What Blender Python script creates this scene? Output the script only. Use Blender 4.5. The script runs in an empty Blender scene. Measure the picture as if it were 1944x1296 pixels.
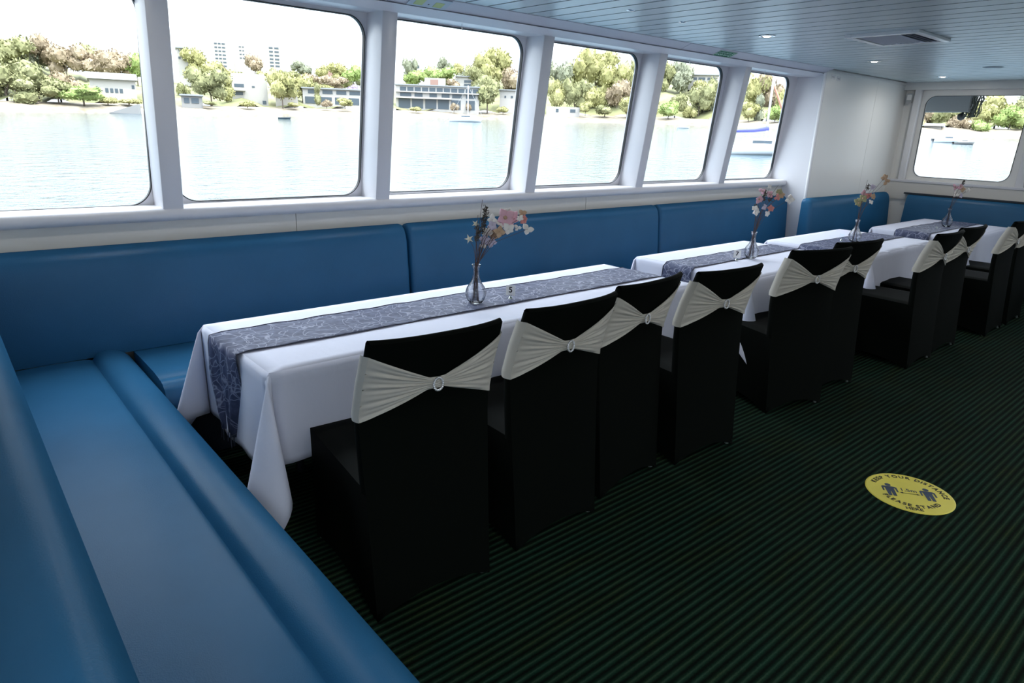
import bpy, bmesh, math, random
from mathutils import Vector, Matrix
random.seed(7)
C = bpy.context.scene
col = C.collection
# ------------------------------------------------------------------ camera
H = 1.6
YAW, PITCH, ROLL, F = 0.85377, 0.30926, 0.033253, 1264.8
fw = Vector((math.cos(PITCH)*math.cos(YAW), math.cos(PITCH)*math.sin(YAW), -math.sin(PITCH)))
rt0 = fw.cross(Vector((0, 0, 1))).normalized()
up0 = rt0.cross(fw)
RT = rt0*math.cos(ROLL) + up0*math.sin(ROLL)
UP = up0*math.cos(ROLL) - rt0*math.sin(ROLL)
cam = bpy.data.objects.new('camera', bpy.data.cameras.new('camera'))
col.objects.link(cam)
cam.data.sensor_width = 36
cam.data.lens = F/1944*36
cam.data.clip_start = 0.02
cam.data.clip_end = 3000
cam.matrix_world = Matrix(((RT.x, UP.x, -fw.x, 0), (RT.y, UP.y, -fw.y, 0), (RT.z, UP.z, -fw.z, H), (0, 0, 0, 1)))
C.camera = cam
# ------------------------------------------------------------------ light
C.view_settings.view_transform = 'Standard'
C.view_settings.look = 'None'
C.view_settings.gamma = 1
C.view_settings.use_curve_mapping = False
C.view_settings.exposure = 0.18
w = bpy.data.worlds.new('world'); C.world = w; w.use_nodes = True
nt = w.node_tree; bg = nt.nodes['Background']
tc = nt.nodes.new('ShaderNodeTexCoord'); sp = nt.nodes.new('ShaderNodeSeparateXYZ')
rp = nt.nodes.new('ShaderNodeValToRGB')
nt.links.new(tc.outputs['Generated'], sp.inputs[0]); nt.links.new(sp.outputs['Z'], rp.inputs[0])
# overcast luminance: the zenith about three times the horizon
rp.color_ramp.elements[0].position = 0.0; rp.color_ramp.elements[0].color = (.105, .108, .112, 1)
e_ = rp.color_ramp.elements.new(.16); e_.color = (.18, .185, .195, 1)
rp.color_ramp.elements[1].position = 0.75; rp.color_ramp.elements[1].color = (0.84, 0.92, 1.0, 1)
nt.links.new(rp.outputs[0], bg.inputs[0])
bg.inputs[1].default_value = 8.5
sun = bpy.data.objects.new('sun', bpy.data.lights.new('sun', 'SUN'))
sun.data.energy = 4.0; sun.data.angle = math.radians(1.0); sun.data.color = (1.0, 0.95, 0.86)
sun.rotation_euler = Vector((0.18, -0.50, 1.10)).to_track_quat('Z', 'Y').to_euler()
col.objects.link(sun)

# ------------------------------------------------------------------ helpers
def ray(x, y):
    return RT*((x-972)/F) + UP*(-(y-648)/F) + fw
def aty(x, y, Y):
    d = ray(x, y); return Vector((0, 0, H)) + d*(Y/d.y)
def atx(x, y, X):
    d = ray(x, y); return Vector((0, 0, H)) + d*(X/d.x)
def atz(x, y, Z):
    d = ray(x, y); return Vector((0, 0, H)) + d*((Z-H)/d.z)
def atd(x, y, D):
    d = ray(x, y); return Vector((0, 0, H)) + d*(D/math.hypot(d.x, d.y))

def tag(o, label=None, cat=None, group=None, kind=None):
    if label: o['label'] = label
    if cat: o['category'] = cat
    if group: o['group'] = group
    if kind: o['kind'] = kind
    return o

def empty(name, loc=(0, 0, 0), rz=0, label=None, cat=None, group=None):
    o = bpy.data.objects.new(name, None); col.objects.link(o)
    o.location = loc; o.rotation_euler = (0, 0, rz); o.empty_display_size = .05
    return tag(o, label, cat, group)

class MB:
    def __init__(s): s.v = []; s.f = []; s.m = []
    def add(s, vs, fs, m=0):
        b = len(s.v); s.v += [tuple(v) for v in vs]; s.f += [tuple(i+b for i in f) for f in fs]; s.m += [m]*len(fs); return s
    def box(s, x0, y0, z0, x1, y1, z1, m=0):
        vs = [(x, y, z) for z in (z0, z1) for y in (y0, y1) for x in (x0, x1)]
        return s.add(vs, [(0, 2, 3, 1), (4, 5, 7, 6), (0, 1, 5, 4), (2, 6, 7, 3), (0, 4, 6, 2), (1, 3, 7, 5)], m)
    def prism(s, prof, axis, a, b, m=0):
        """closed profile of 2-tuples swept along axis ('x' -> (y,z), 'y' -> (x,z), 'z' -> (x,y))"""
        n = len(prof)
        def p(t, q):
            return {'x': (t, q[0], q[1]), 'y': (q[0], t, q[1]), 'z': (q[0], q[1], t)}[axis]
        vs = [p(a, q) for q in prof] + [p(b, q) for q in prof]
        fs = [(i, (i+1) % n, n+(i+1) % n, n+i) for i in range(n)] + [tuple(range(n))[::-1], tuple(range(n, 2*n))]
        return s.add(vs, fs, m)
    def tube(s, pts, r, n=8, m=0, cap=True):
        pts = [Vector(p) for p in pts]; k = len(pts)
        rs = r if isinstance(r, (list, tuple)) else [r]*k
        base = len(s.v); vs = []; prev = None
        for i, p in enumerate(pts):
            t = (pts[min(i+1, k-1)] - pts[max(i-1, 0)]).normalized()
            if prev is None:
                a = t.cross(Vector((0, 0, 1)));
                if a.length < .1: a = t.cross(Vector((1, 0, 0)))
                a.normalize()
            else:
                a = (prev - t*prev.dot(t)).normalized()
            prev = a; b = t.cross(a)
            for j in range(n):
                th = 2*math.pi*j/n
                vs.append(p + (a*math.cos(th) + b*math.sin(th))*rs[i])
        fs = []
        for i in range(k-1):
            for j in range(n):
                fs.append((i*n+j, i*n+(j+1) % n, (i+1)*n+(j+1) % n, (i+1)*n+j))
        if cap: fs += [tuple(range(n))[::-1], tuple(range((k-1)*n, k*n))]
        return s.add(vs, fs, m)
    def lathe(s, prof, c=(0, 0, 0), n=32, m=0):
        vs = []; k = len(prof)
        for r, z in prof:
            for j in range(n):
                th = 2*math.pi*j/n; vs.append((c[0]+r*math.cos(th), c[1]+r*math.sin(th), c[2]+z))
        fs = [(i*n+j, i*n+(j+1) % n, (i+1)*n+(j+1) % n, (i+1)*n+j) for i in range(k-1) for j in range(n)]
        if prof[0][0] > 1e-6: pass
        return s.add(vs, fs, m)
    def disc(s, c, r, n=32, z=0, m=0):
        vs = [(c[0]+r*math.cos(2*math.pi*j/n), c[1]+r*math.sin(2*math.pi*j/n), c[2]) for j in range(n)]
        return s.add(vs, [tuple(range(n))], m)
    def ball(s, c, r, sub=1, m=0, sc=(1, 1, 1), jit=0):
        bm = bmesh.new(); bmesh.ops.create_icosphere(bm, subdivisions=sub, radius=1)
        vs = []
        for v in bm.verts:
            k = r*(1+random.uniform(-jit, jit)) if jit else r
            vs.append((c[0]+v.co.x*k*sc[0], c[1]+v.co.y*k*sc[1], c[2]+v.co.z*k*sc[2]))
        bm.verts.index_update()
        fs = [tuple(v.index for v in f.verts) for f in bm.faces]; bm.free()
        return s.add(vs, fs, m)
    def grid(s, fn, nu, nv, m=0, flip=False):
        vs = [fn(i/nu, j/nv) for i in range(nu+1) for j in range(nv+1)]
        W = nv+1
        fs = [(i*W+j, (i+1)*W+j, (i+1)*W+j+1, i*W+j+1) for i in range(nu) for j in range(nv)]
        if flip: fs = [f[::-1] for f in fs]
        return s.add(vs, fs, m)
    def build(s, name, mat, parent=None, smooth=False, bevel=0, seg=3, weld=False, angle=None, solid=0):
        me = bpy.data.meshes.new(name); me.from_pydata(s.v, [], s.f); me.update()
        mats = mat if isinstance(mat, (list, tuple)) else [mat]
        for mm in mats: me.materials.append(mm)
        for p, mi in zip(me.polygons, s.m): p.material_index = mi
        bm = bmesh.new(); bm.from_mesh(me)
        if weld: bmesh.ops.remove_doubles(bm, verts=bm.verts, dist=1e-5)
        if bevel:
            es = [e for e in bm.edges if len(e.link_faces) == 2 and e.calc_face_angle(0) > .5]
            bmesh.ops.bevel(bm, geom=es, offset=bevel, segments=seg, affect='EDGES', profile=.5, clamp_overlap=True)
        if not solid: bmesh.ops.recalc_face_normals(bm, faces=bm.faces)
        bm.to_mesh(me); bm.free()
        if smooth:
            for p in me.polygons: p.use_smooth = True
            if angle:
                me.set_sharp_from_angle(angle=math.radians(angle))
        o = bpy.data.objects.new(name, me); col.objects.link(o)
        if parent: o.parent = parent
        if solid:
            md = o.modifiers.new('thickness', 'SOLIDIFY'); md.thickness = solid; md.offset = 0
        return o

def struct(o): o['kind'] = 'structure'; return o

def copy_tree(o, parent=None):
    c = o.copy(); col.objects.link(c)
    if parent: c.parent = parent
    for ch in list(o.children): copy_tree(ch, c)
    return c

# ------------------------------------------------------------------ materials
def mat(name, base=(.8, .8, .8), rough=.5, metal=0, spec=.5, **kw):
    m = bpy.data.materials.new(name); m.use_nodes = True
    b = m.node_tree.nodes['Principled BSDF']
    b.inputs['Base Color'].default_value = (*base, 1)
    b.inputs['Roughness'].default_value = rough
    b.inputs['Metallic'].default_value = metal
    b.inputs['Specular IOR Level'].default_value = spec
    for k, v in kw.items(): b.inputs[k.replace('_', ' ')].default_value = v
    return m
def N(m, t, **kw):
    n = m.node_tree.nodes.new(t)
    for k, v in kw.items():
        if hasattr(n, k): setattr(n, k, v)
        else: n.inputs[k.replace('_', ' ')].default_value = v
    return n
def L(m, a, b): m.node_tree.links.new(a, b)
def bsdf(m): return m.node_tree.nodes['Principled BSDF']
def bump(m, h, strength=.3, dist=.01):
    b = N(m, 'ShaderNodeBump'); b.inputs['Strength'].default_value = strength; b.inputs['Distance'].default_value = dist
    L(m, h, b.inputs['Height']); L(m, b.outputs[0], bsdf(m).inputs['Normal']); return b
def coords(m, kind='Object', scale=(1, 1, 1), rot=(0, 0, 0)):
    t = N(m, 'ShaderNodeTexCoord'); mp = N(m, 'ShaderNodeMapping')
    mp.inputs['Scale'].default_value = scale; mp.inputs['Rotation'].default_value = rot
    L(m, t.outputs[kind], mp.inputs[0]); return mp.outputs[0]
def ramp(m, src, stops):
    r = N(m, 'ShaderNodeValToRGB'); e = r.color_ramp.elements
    e[0].position, e[0].color = stops[0][0], (*stops[0][1], 1)
    e[1].position, e[1].color = stops[-1][0], (*stops[-1][1], 1)
    for p, c in stops[1:-1]:
        x = e.new(p); x.color = (*c, 1)
    L(m, src, r.inputs[0]); return r.outputs[0]
def noise_col(m, a, b, scale=5, detail=4, kind='Object', vec=None):
    v = vec if vec is not None else coords(m, kind)
    n = N(m, 'ShaderNodeTexNoise'); n.inputs['Scale'].default_value = scale; n.inputs['Detail'].default_value = detail
    L(m, v, n.inputs['Vector'])
    L(m, ramp(m, n.outputs['Fac'], [(.3, a), (.7, b)]), bsdf(m).inputs['Base Color']); return n.outputs['Fac']
def fine_bump(m, scale, strength, dist=.002, kind='Object'):
    n = N(m, 'ShaderNodeTexNoise'); n.inputs['Scale'].default_value = scale; n.inputs['Detail'].default_value = 3
    L(m, coords(m, kind), n.inputs['Vector']); bump(m, n.outputs['Fac'], strength, dist)

M = {}
M['white'] = mat('white_paint', (.67, .67, .71), .33); fine_bump(M['white'], 60, .05)
M['cream'] = mat('cream_panel', (.66, .64, .60), .42); fine_bump(M['cream'], 40, .05)
M['panel'] = mat('bulkhead_panel', (.80, .80, .78), .33); fine_bump(M['panel'], 30, .06)
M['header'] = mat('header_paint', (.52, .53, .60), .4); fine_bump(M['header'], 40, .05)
M['trimw'] = mat('white_trim', (.8, .8, .82), .25)
M['slat'] = mat('ceiling_slat', (.49, .57, .60), .35, .2); fine_bump(M['slat'], 12, .10, .004)
M['dark'] = mat('dark_gap', (.008, .012, .012), .9, spec=0)
M['black'] = mat('black_rubber', (.008, .01, .012), .5)
def leather(name, a, b, rough=.42):
    m = mat(name, a, rough, spec=0)
    f = noise_col(m, a, b, 3, 5)
    n = N(m, 'ShaderNodeTexVoronoi'); n.inputs['Scale'].default_value = 260
    L(m, coords(m), n.inputs['Vector'])
    n2 = N(m, 'ShaderNodeTexNoise'); n2.inputs['Scale'].default_value = 7; n2.inputs['Detail'].default_value = 5
    L(m, coords(m, 'Object', (1, .35, 1)), n2.inputs['Vector'])
    ad = N(m, 'ShaderNodeMath', operation='MULTIPLY_ADD'); L(m, n2.outputs['Fac'], ad.inputs[0]); ad.inputs[1].default_value = 4; L(m, n.outputs['Distance'], ad.inputs[2])
    bp = bump(m, ad.outputs[0], .16, .002)
    t = m.node_tree; out = [x for x in t.nodes if x.type == 'OUTPUT_MATERIAL'][0]
    g = t.nodes.new('ShaderNodeBsdfGlossy'); g.inputs['Roughness'].default_value = rough; L(m, bp.outputs[0], g.inputs['Normal'])
    mx = t.nodes.new('ShaderNodeMixShader'); mx.inputs[0].default_value = .024
    L(m, bsdf(m).outputs[0], mx.inputs[1]); L(m, g.outputs[0], mx.inputs[2]); L(m, mx.outputs[0], out.inputs[0])
    return m
M['leather'] = leather('blue_leather', (.020, .104, .215), (.025, .118, .24), .34)
M['plinth'] = mat('dark_plinth', (.012, .02, .03), .6)
# carpet
def carpet():
    m = mat('ribbed_carpet', (.006, .02, .012), .95, spec=.1)
    v = coords(m)
    s = N(m, 'ShaderNodeSeparateXYZ'); L(m, v, s.inputs[0])
    # ribs run along the length of the cabin
    nz = N(m, 'ShaderNodeTexNoise'); nz.inputs['Scale'].default_value = 90; L(m, v, nz.inputs['Vector'])
    k = N(m, 'ShaderNodeMath', operation='MULTIPLY_ADD'); L(m, nz.outputs['Fac'], k.inputs[0]); k.inputs[1].default_value = .006; L(m, s.outputs['Y'], k.inputs[2])
    w1 = N(m, 'ShaderNodeMath', operation='MULTIPLY'); L(m, k.outputs[0], w1.inputs[0]); w1.inputs[1].default_value = 2*math.pi/.031
    s0 = N(m, 'ShaderNodeMath', operation='SINE'); L(m, w1.outputs[0], s0.inputs[0])
    sn = N(m, 'ShaderNodeMath', operation='MULTIPLY_ADD'); L(m, s0.outputs[0], sn.inputs[0]); sn.inputs[1].default_value = .5; sn.inputs[2].default_value = .5
    c1 = ramp(m, sn.outputs[0], [(0, (.0006, .0025, .0013)), (.4, (.0035, .0135, .0072)), (.85, (.0065, .0255, .0135)), (1, (.022, .044, .026))])
    n2 = N(m, 'ShaderNodeTexNoise'); n2.inputs['Scale'].default_value = 9; n2.inputs['Detail'].default_value = 3; L(m, coords(m, 'Object', (.35, 1, 1)), n2.inputs['Vector'])
    c2 = ramp(m, n2.outputs['Fac'], [(.3, (1.35, .9, .55)), (.5, (1, 1, 1)), (.72, (.7, 1.05, 1.15))])
    mx = N(m, 'ShaderNodeMixRGB', blend_type='MULTIPLY'); mx.inputs[0].default_value = .8
    L(m, c1, mx.inputs[1]); L(m, c2, mx.inputs[2]); 
    n3 = N(m, 'ShaderNodeTexNoise'); n3.inputs['Scale'].default_value = 350; L(m, v, n3.inputs['Vector'])
    c3 = ramp(m, n3.outputs['Fac'], [(.3, (.55, .55, .55)), (.7, (1.5, 1.5, 1.5))])
    mx2 = N(m, 'ShaderNodeMixRGB', blend_type='MULTIPLY'); mx2.inputs[0].default_value = .8
    L(m, mx.outputs[0], mx2.inputs[1]); L(m, c3, mx2.inputs[2]); L(m, mx2.outputs[0], bsdf(m).inputs['Base Color'])
    bump(m, sn.outputs[0], .8, .004)
    return m
M['carpet'] = carpet()
M['cover'] = mat('black_stretch_cover', (.0014, .0026, .0018), .75, spec=.07)
fine_bump(M['cover'], 300, .15, .001)
M['sash'] = mat('white_sash', (.50, .475, .425), .75, spec=.2, Sheen_Weight=.2); fine_bump(M['sash'], 200, .12, .001)
M['cloth'] = mat('white_table_linen', (.73, .755, .90), .75, spec=.2, Sheen_Weight=.1)
def linen():
    m = M['cloth']; v = coords(m)
    n = N(m, 'ShaderNodeTexNoise'); n.inputs['Scale'].default_value = 6; n.inputs['Detail'].default_value = 5; L(m, v, n.inputs['Vector'])
    s = N(m, 'ShaderNodeSeparateXYZ'); L(m, v, s.inputs[0])
    # ironing creases every 0.5 m
    p = N(m, 'ShaderNodeMath', operation='PINGPONG'); L(m, s.outputs['X'], p.inputs[0]); p.inputs[1].default_value = .27
    q = N(m, 'ShaderNodeMath', operation='LESS_THAN'); L(m, p.outputs[0], q.inputs[0]); q.inputs[1].default_value = .006
    a = N(m, 'ShaderNodeMath', operation='MULTIPLY_ADD'); L(m, n.outputs['Fac'], a.inputs[0]); a.inputs[1].default_value = 1.0
    h = N(m, 'ShaderNodeMath', operation='MULTIPLY'); L(m, q.outputs[0], h.inputs[0]); h.inputs[1].default_value = -.6
    L(m, h.outputs[0], a.inputs[2])
    bump(m, a.outputs[0], .35, .012)
linen()
def runner_mat():
    m = mat('organza_runner', (.2, .22, .28), .55, spec=.15)
    v = coords(m)
    n = N(m, 'ShaderNodeTexNoise'); n.inputs['Scale'].default_value = 9; n.inputs['Detail'].default_value = 1.5; L(m, v, n.inputs['Vector'])
    vm = N(m, 'ShaderNodeMixRGB', blend_type='ADD'); vm.inputs[0].default_value = .14; L(m, v, vm.inputs[1]); L(m, n.outputs['Color'], vm.inputs[2])
    vo = N(m, 'ShaderNodeTexVoronoi', feature='DISTANCE_TO_EDGE'); vo.inputs['Scale'].default_value = 15; L(m, vm.outputs[0], vo.inputs['Vector'])
    n2 = N(m, 'ShaderNodeTexNoise'); n2.inputs['Scale'].default_value = 14; n2.inputs['Detail'].default_value = 0; L(m, vm.outputs[0], n2.inputs['Vector'])
    a = N(m, 'ShaderNodeMath', operation='SUBTRACT'); L(m, n2.outputs['Fac'], a.inputs[0]); a.inputs[1].default_value = .5
    b = N(m, 'ShaderNodeMath', operation='ABSOLUTE'); L(m, a.outputs[0], b.inputs[0])
    e1 = ramp(m, b.outputs[0], [(.004, (1, 1, 1)), (.018, (0, 0, 0))])
    e2 = ramp(m, vo.outputs['Distance'], [(.008, (.9, .9, .9)), (.045, (0, 0, 0))])
    mx = N(m, 'ShaderNodeMixRGB', blend_type='LIGHTEN'); mx.inputs[0].default_value = 1; L(m, e1, mx.inputs[1]); L(m, e2, mx.inputs[2])
    n3 = N(m, 'ShaderNodeTexNoise'); n3.inputs['Scale'].default_value = 30; L(m, v, n3.inputs['Vector'])
    cc = ramp(m, n3.outputs['Fac'], [(.35, (.055, .066, .125)), (.65, (.10, .115, .195))])
    m2 = N(m, 'ShaderNodeMixRGB'); L(m, mx.outputs[0], m2.inputs[0]); L(m, cc, m2.inputs[1]); m2.inputs[2].default_value = (.30, .32, .43, 1)
    L(m, m2.outputs[0], bsdf(m).inputs['Base Color'])
    bump(m, n.outputs['Fac'], .6, .01)
    return m
M['runner'] = runner_mat()
M['runner_edge'] = mat('dark_runner_hem', (.035, .04, .07), .5)
M['chrome'] = mat('chrome', (.75, .75, .75), .12, 1)
M['crystal'] = mat('crystal_beads', (.8, .8, .82), .08, .6)
M['leg'] = mat('grey_chair_leg', (.22, .25, .24), .35, .6)
M['wood'] = mat('table_underside', (.25, .18, .12), .6)
def glass(name, tint=(1, 1, 1), refl=.08, maxr=.9):
    m = bpy.data.materials.new(name); m.use_nodes = True; t = m.node_tree
    for n in list(t.nodes):
        if n.type == 'BSDF_PRINCIPLED': t.nodes.remove(n)
    out = [n for n in t.nodes if n.type == 'OUTPUT_MATERIAL'][0]
    tr = t.nodes.new('ShaderNodeBsdfTransparent'); tr.inputs[0].default_value = (*tint, 1)
    gl = t.nodes.new('ShaderNodeBsdfGlossy'); gl.inputs['Roughness'].default_value = .02
    lw = t.nodes.new('ShaderNodeLayerWeight'); lw.inputs[0].default_value = refl
    mx = t.nodes.new('ShaderNodeMixShader')
    t.links.new(lw.outputs['Fresnel'], mx.inputs[0]); t.links.new(tr.outputs[0], mx.inputs[1]); t.links.new(gl.outputs[0], mx.inputs[2])
    t.links.new(mx.outputs[0], out.inputs[0]); return m
M['pane'] = glass('window_glass', (.97, 1, 1), .06)
def real_glass(name):
    m = glass(name, (.95, .97, 1), .2); t = m.node_tree
    mx = [n for n in t.nodes if n.type == 'MIX_SHADER'][0]; out = [n for n in t.nodes if n.type == 'OUTPUT_MATERIAL'][0]
    g = t.nodes.new('ShaderNodeBsdfGlass'); g.inputs['IOR'].default_value = 1.35; g.inputs['Roughness'].default_value = .0
    m2 = t.nodes.new('ShaderNodeMixShader'); m2.inputs[0].default_value = .65
    t.links.new(mx.outputs[0], m2.inputs[1]); t.links.new(g.outputs[0], m2.inputs[2]); t.links.new(m2.outputs[0], out.inputs[0]); return m
M['vase'] = real_glass('vase_glass')
M['card'] = mat('white_card', (.85, .85, .85), .5)
M['ink'] = mat('black_ink', (.008, .008, .012), .5)
M['stem'] = mat('dried_stem', (.09, .055, .05), .8)
M['seed'] = mat('dark_seed_head', (.055, .045, .035), .85)
M['pet_p'] = mat('pink_petal', (.72, .42, .50), .7, Subsurface_Weight=.0)
M['pet_w'] = mat('white_petal', (.78, .74, .70), .7)
M['pet_b'] = mat('tan_petal', (.50, .34, .22), .7)
M['pet_g'] = mat('lilac_petal', (.56, .50, .62), .7)
M['pet_r'] = mat('coral_petal', (.62, .24, .22), .7)
M['pet_o'] = mat('olive_petal', (.34, .33, .18), .7)
M['star'] = mat('ivory_star_pod', (.66, .62, .50), .7)
M['yellow'] = mat('yellow_vinyl', (.8, .7, .10), .4); noise_col(M['yellow'], (.78, .67, .10), (.86, .74, .11), 6)
M['navy'] = mat('slate_ink', (.045, .065, .11), .5)
M['green'] = mat('green_sign', (.004, .13, .06), .6, spec=.1)
M['mint'] = mat('pale_green_sign_print', (.42, .62, .50), .5)
M['plate'] = mat('grey_blue_plate', (.42, .50, .58), .4)
M['lime'] = mat('lime_sticker', (.45, .55, .22), .5)
M['lampglow'] = mat('lamp_lens', (.9, .9, .85), .3, Emission_Color=(1, .93, .80, 1), Emission_Strength=9)
M['grey'] = mat('grey_plastic', (.38, .39, .40), .5)
M['awning'] = mat('grey_locker', (.12, .125, .125), .55)
M['rope'] = mat('dark_netting', (.05, .055, .045), .9)

# ------------------------------------------------------------------ water level outside: the ferry sits slightly off level
WA, WB, WZ = .0198, .0162, -1.4
def zw(x, y): return WZ + WA*x + WB*y

# ================================================================== cabin shell
XB, XE = -.35, 9.45          # back and far walls
YR = -3.6                    # opposite side
CZ = 2.29                    # ceiling height
YG, ZG, SL = 3.99, 1.15, .14 # glass plane
def gy(z): return YG - SL*(z-ZG)

f = MB().box(XB-.1, YR-.1, -.06, XE+.1, 4.1, 0).build('floor', M['carpet']); struct(f)

# ceiling : slats running across the cabin with dark joints, one patterned surface
cb = MB()
cb.box(XB-.1, YR-.1, CZ+.02, XE+.15, 4.05, CZ+.06, 1)
x = 3.064 - .165*21
while x < XE:
    x1 = min(x+.165, XE)
    cb.box(x+.008, YR, CZ, x1-.008, 3.50, CZ+.003, 0)
    x += .165
ceil = cb.build('ceiling', [M['slat'], M['dark']]); struct(ceil)

# ---- window wall (leaning glass plane with rounded openings)
MX = [-.98, -.33, .952, 2.184, 3.442, 4.725, 6.004, 7.285]   # mullion centres
MW = .05
OPEN = [  # x0 bottom, x1 bottom, x1 top, x0 top, z0, z1
    (-.26, .90, .91, -.26, 1.150, 2.19),
    (1.02, 2.122, 2.125, 1.02, 1.160, 2.195),
    (2.255, 3.380, 3.372, 2.255, 1.168, 2.208),
    (3.515, 4.66, 4.64, 3.515, 1.172, 2.208),
    (4.80, 5.94, 5.885, 4.80, 1.172, 2.205),
    (6.08, 7.262, 7.14, 6.08, 1.163, 2.203)]
CELL = [(-.33, .952), (.952, 2.184), (2.184, 3.442), (3.442, 4.725), (4.725, 6.004), (6.004, 7.30)]
def rquad(o, r, n=10, inset=0):
    """rounded quadrilateral outline in (x, z), counter clockwise from bottom-left"""
    xb0, xb1, xt1, xt0, z0, z1 = o
    xb0 += inset; xt0 += inset; xb1 -= inset; xt1 -= inset; z0 += inset; z1 -= inset; r = max(r-inset, .01)
    cs = [((xb0, z0), 180), ((xb1, z0), 270), ((xt1, z1), 0), ((xt0, z1), 90)]
    sg = [(1, 1), (-1, 1), (-1, -1), (1, -1)]
    pts = []
    for ((cx, cz), a0), (sx, sz) in zip(cs, sg):
        ox, oz = cx+sx*r, cz+sz*r
        for i in range(n+1):
            a = math.radians(a0 + 90*i/n); pts.append((ox+r*math.cos(a), oz+r*math.sin(a)))
    return pts
def holed_cell(mb, cell, z0, z1, pts, fy, th, n=10, m=0, swap=None):
    """plate between the cell rectangle and the opening outline; fy(x,z) gives its depth; th thickness outward"""
    x0, x1 = cell
    corners = [(x0, z0), (x1, z0), (x1, z1), (x0, z1)]
    outer = []
    for c in range(4):
        for i in range(n+1): outer.append(corners[c])
    N_ = len(pts)
    P = (lambda x, y, z: (x, y, z)) if swap is None else swap
    for side, off in ((0, 0), (1, th)):
        b = [P(p[0], fy(p[0], p[1])+off, p[1]) for p in pts] + [P(p[0], fy(p[0], p[1])+off, p[1]) for p in outer]
        fs = []
        for i in range(N_):
            j = (i+1) % N_
            if outer[i] == outer[j]: fs.append((i, j, N_+i))
            else: fs.append((i, j, N_+j, N_+i))
        mb.add(b, fs, m)
    # reveal
    b = [P(p[0], fy(p[0], p[1]), p[1]) for p in pts] + [P(p[0], fy(p[0], p[1])+th, p[1]) for p in pts]
    mb.add(b, [(i, (i+1) % N_, N_+(i+1) % N_, N_+i) for i in range(N_)], m)
wl = MB()
for c, o in zip(CELL, OPEN):
    holed_cell(wl, c, 1.08, 2.34, rquad(o, .115), lambda x, z: gy(z), .03)
wl.box(XB-.1, 3.99, 1.05, CELL[0][0], 4.03, 2.34)
wl.box(XB-.1, 3.86, -.02, 7.3, 4.05, 1.085)          # solid lower part behind the benches
wo = wl.build('wall_left', M['white'], weld=True); struct(wo)
for i, o in enumerate(OPEN):
    p0, p1 = rquad(o, .115, inset=-.003), rquad(o, .115, inset=.0025)
    n_ = len(p0); g = MB()
    vs = [(p[0], gy(p[1])-.004, p[1]) for p in p0] + [(p[0], gy(p[1])-.004, p[1]) for p in p1] + [(p[0], gy(p[1])+.02, p[1]) for p in p1] + [(p[0], gy(p[1])+.02, p[1]) for p in p0]
    fs = []
    for a in range(4):
        b_ = (a+1) % 4
        fs += [(a*n_+k, a*n_+(k+1) % n_, b_*n_+(k+1) % n_, b_*n_+k) for k in range(n_)]
    g.add(vs, fs)
    wn = g.build('window_%d' % (i+1), M['black']); struct(wn)
    pn = MB(); q = rquad(o, .115, inset=-.002)
    pn.add([(p[0], gy(p[1])+.012, p[1]) for p in q], [tuple(range(n_))])
    pn.build('pane', M['pane'], wn)
# mullion casings : deep posts leaning with the glass
k = 0
for i, cx in enumerate(MX[1:-1]):
    a, b_ = cx-MW, cx+MW
    mb = MB()
    z0, z1 = 1.14, 2.225
    yf0, yf1 = 3.80, 3.655
    vs = [(a, yf0, z0), (b_, yf0, z0), (b_, gy(z0)+.002, z0), (a, gy(z0)+.002, z0), (a, yf1, z1), (b_, yf1, z1), (b_, gy(z1)+.002, z1), (a, gy(z1)+.002, z1)]
    mb.add(vs, [(0, 3, 2, 1), (4, 5, 6, 7), (0, 1, 5, 4), (1, 2, 6, 5), (2, 3, 7, 6), (3, 0, 4, 7)])
    k += 1
    struct(mb.build('trim_%d' % k, M['white'], bevel=.006, seg=2, smooth=True, angle=40))
# sill ledge
sill = [(3.86, 1.085), (3.81, 1.085), (3.797, 1.092), (3.789, 1.105), (3.787, 1.12), (3.792, 1.138), (3.802, 1.148), (3.83, 1.153), (3.992, 1.150), (3.992, 1.085)]
struct(MB().prism(sill, 'x', XB, 7.28).build('trim_7', M['white'], smooth=True, angle=35))
# cream panel under the sill, in three lengths with fine joints
for a, b_, nm in ((XB, 1.62, 'trim_8'), (1.624, 4.10, 'trim_9'), (4.104, 7.28, 'trim_10')):
    struct(MB().box(a, 3.838, 0, b_, 3.862, 1.088).build(nm, M['cream']))
# header: sloping fascia, lower lip, soffit over the glass
struct(MB().prism([(3.455, CZ+.02), (3.462, CZ-.004), (3.565, 2.247), (3.60, 2.247), (3.60, CZ+.02)], 'x', XB, 4.795).build('trim_11', M['header']))
struct(MB().prism([(3.455, CZ+.02), (3.462, CZ-.004), (3.565, 2.247), (3.60, 2.247), (3.60, CZ+.02)], 'x', 4.80, 7.28).build('trim_12', M['header']))
struct(MB().prism([(3.555, 2.243), (3.645, 2.212), (3.66, 2.213), (3.86, 2.219), (3.86, CZ+.03), (3.60, CZ+.03), (3.60, 2.25)], 'x', XB, 7.28).build('trim_13', M['white'], bevel=.003, seg=2))

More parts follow.
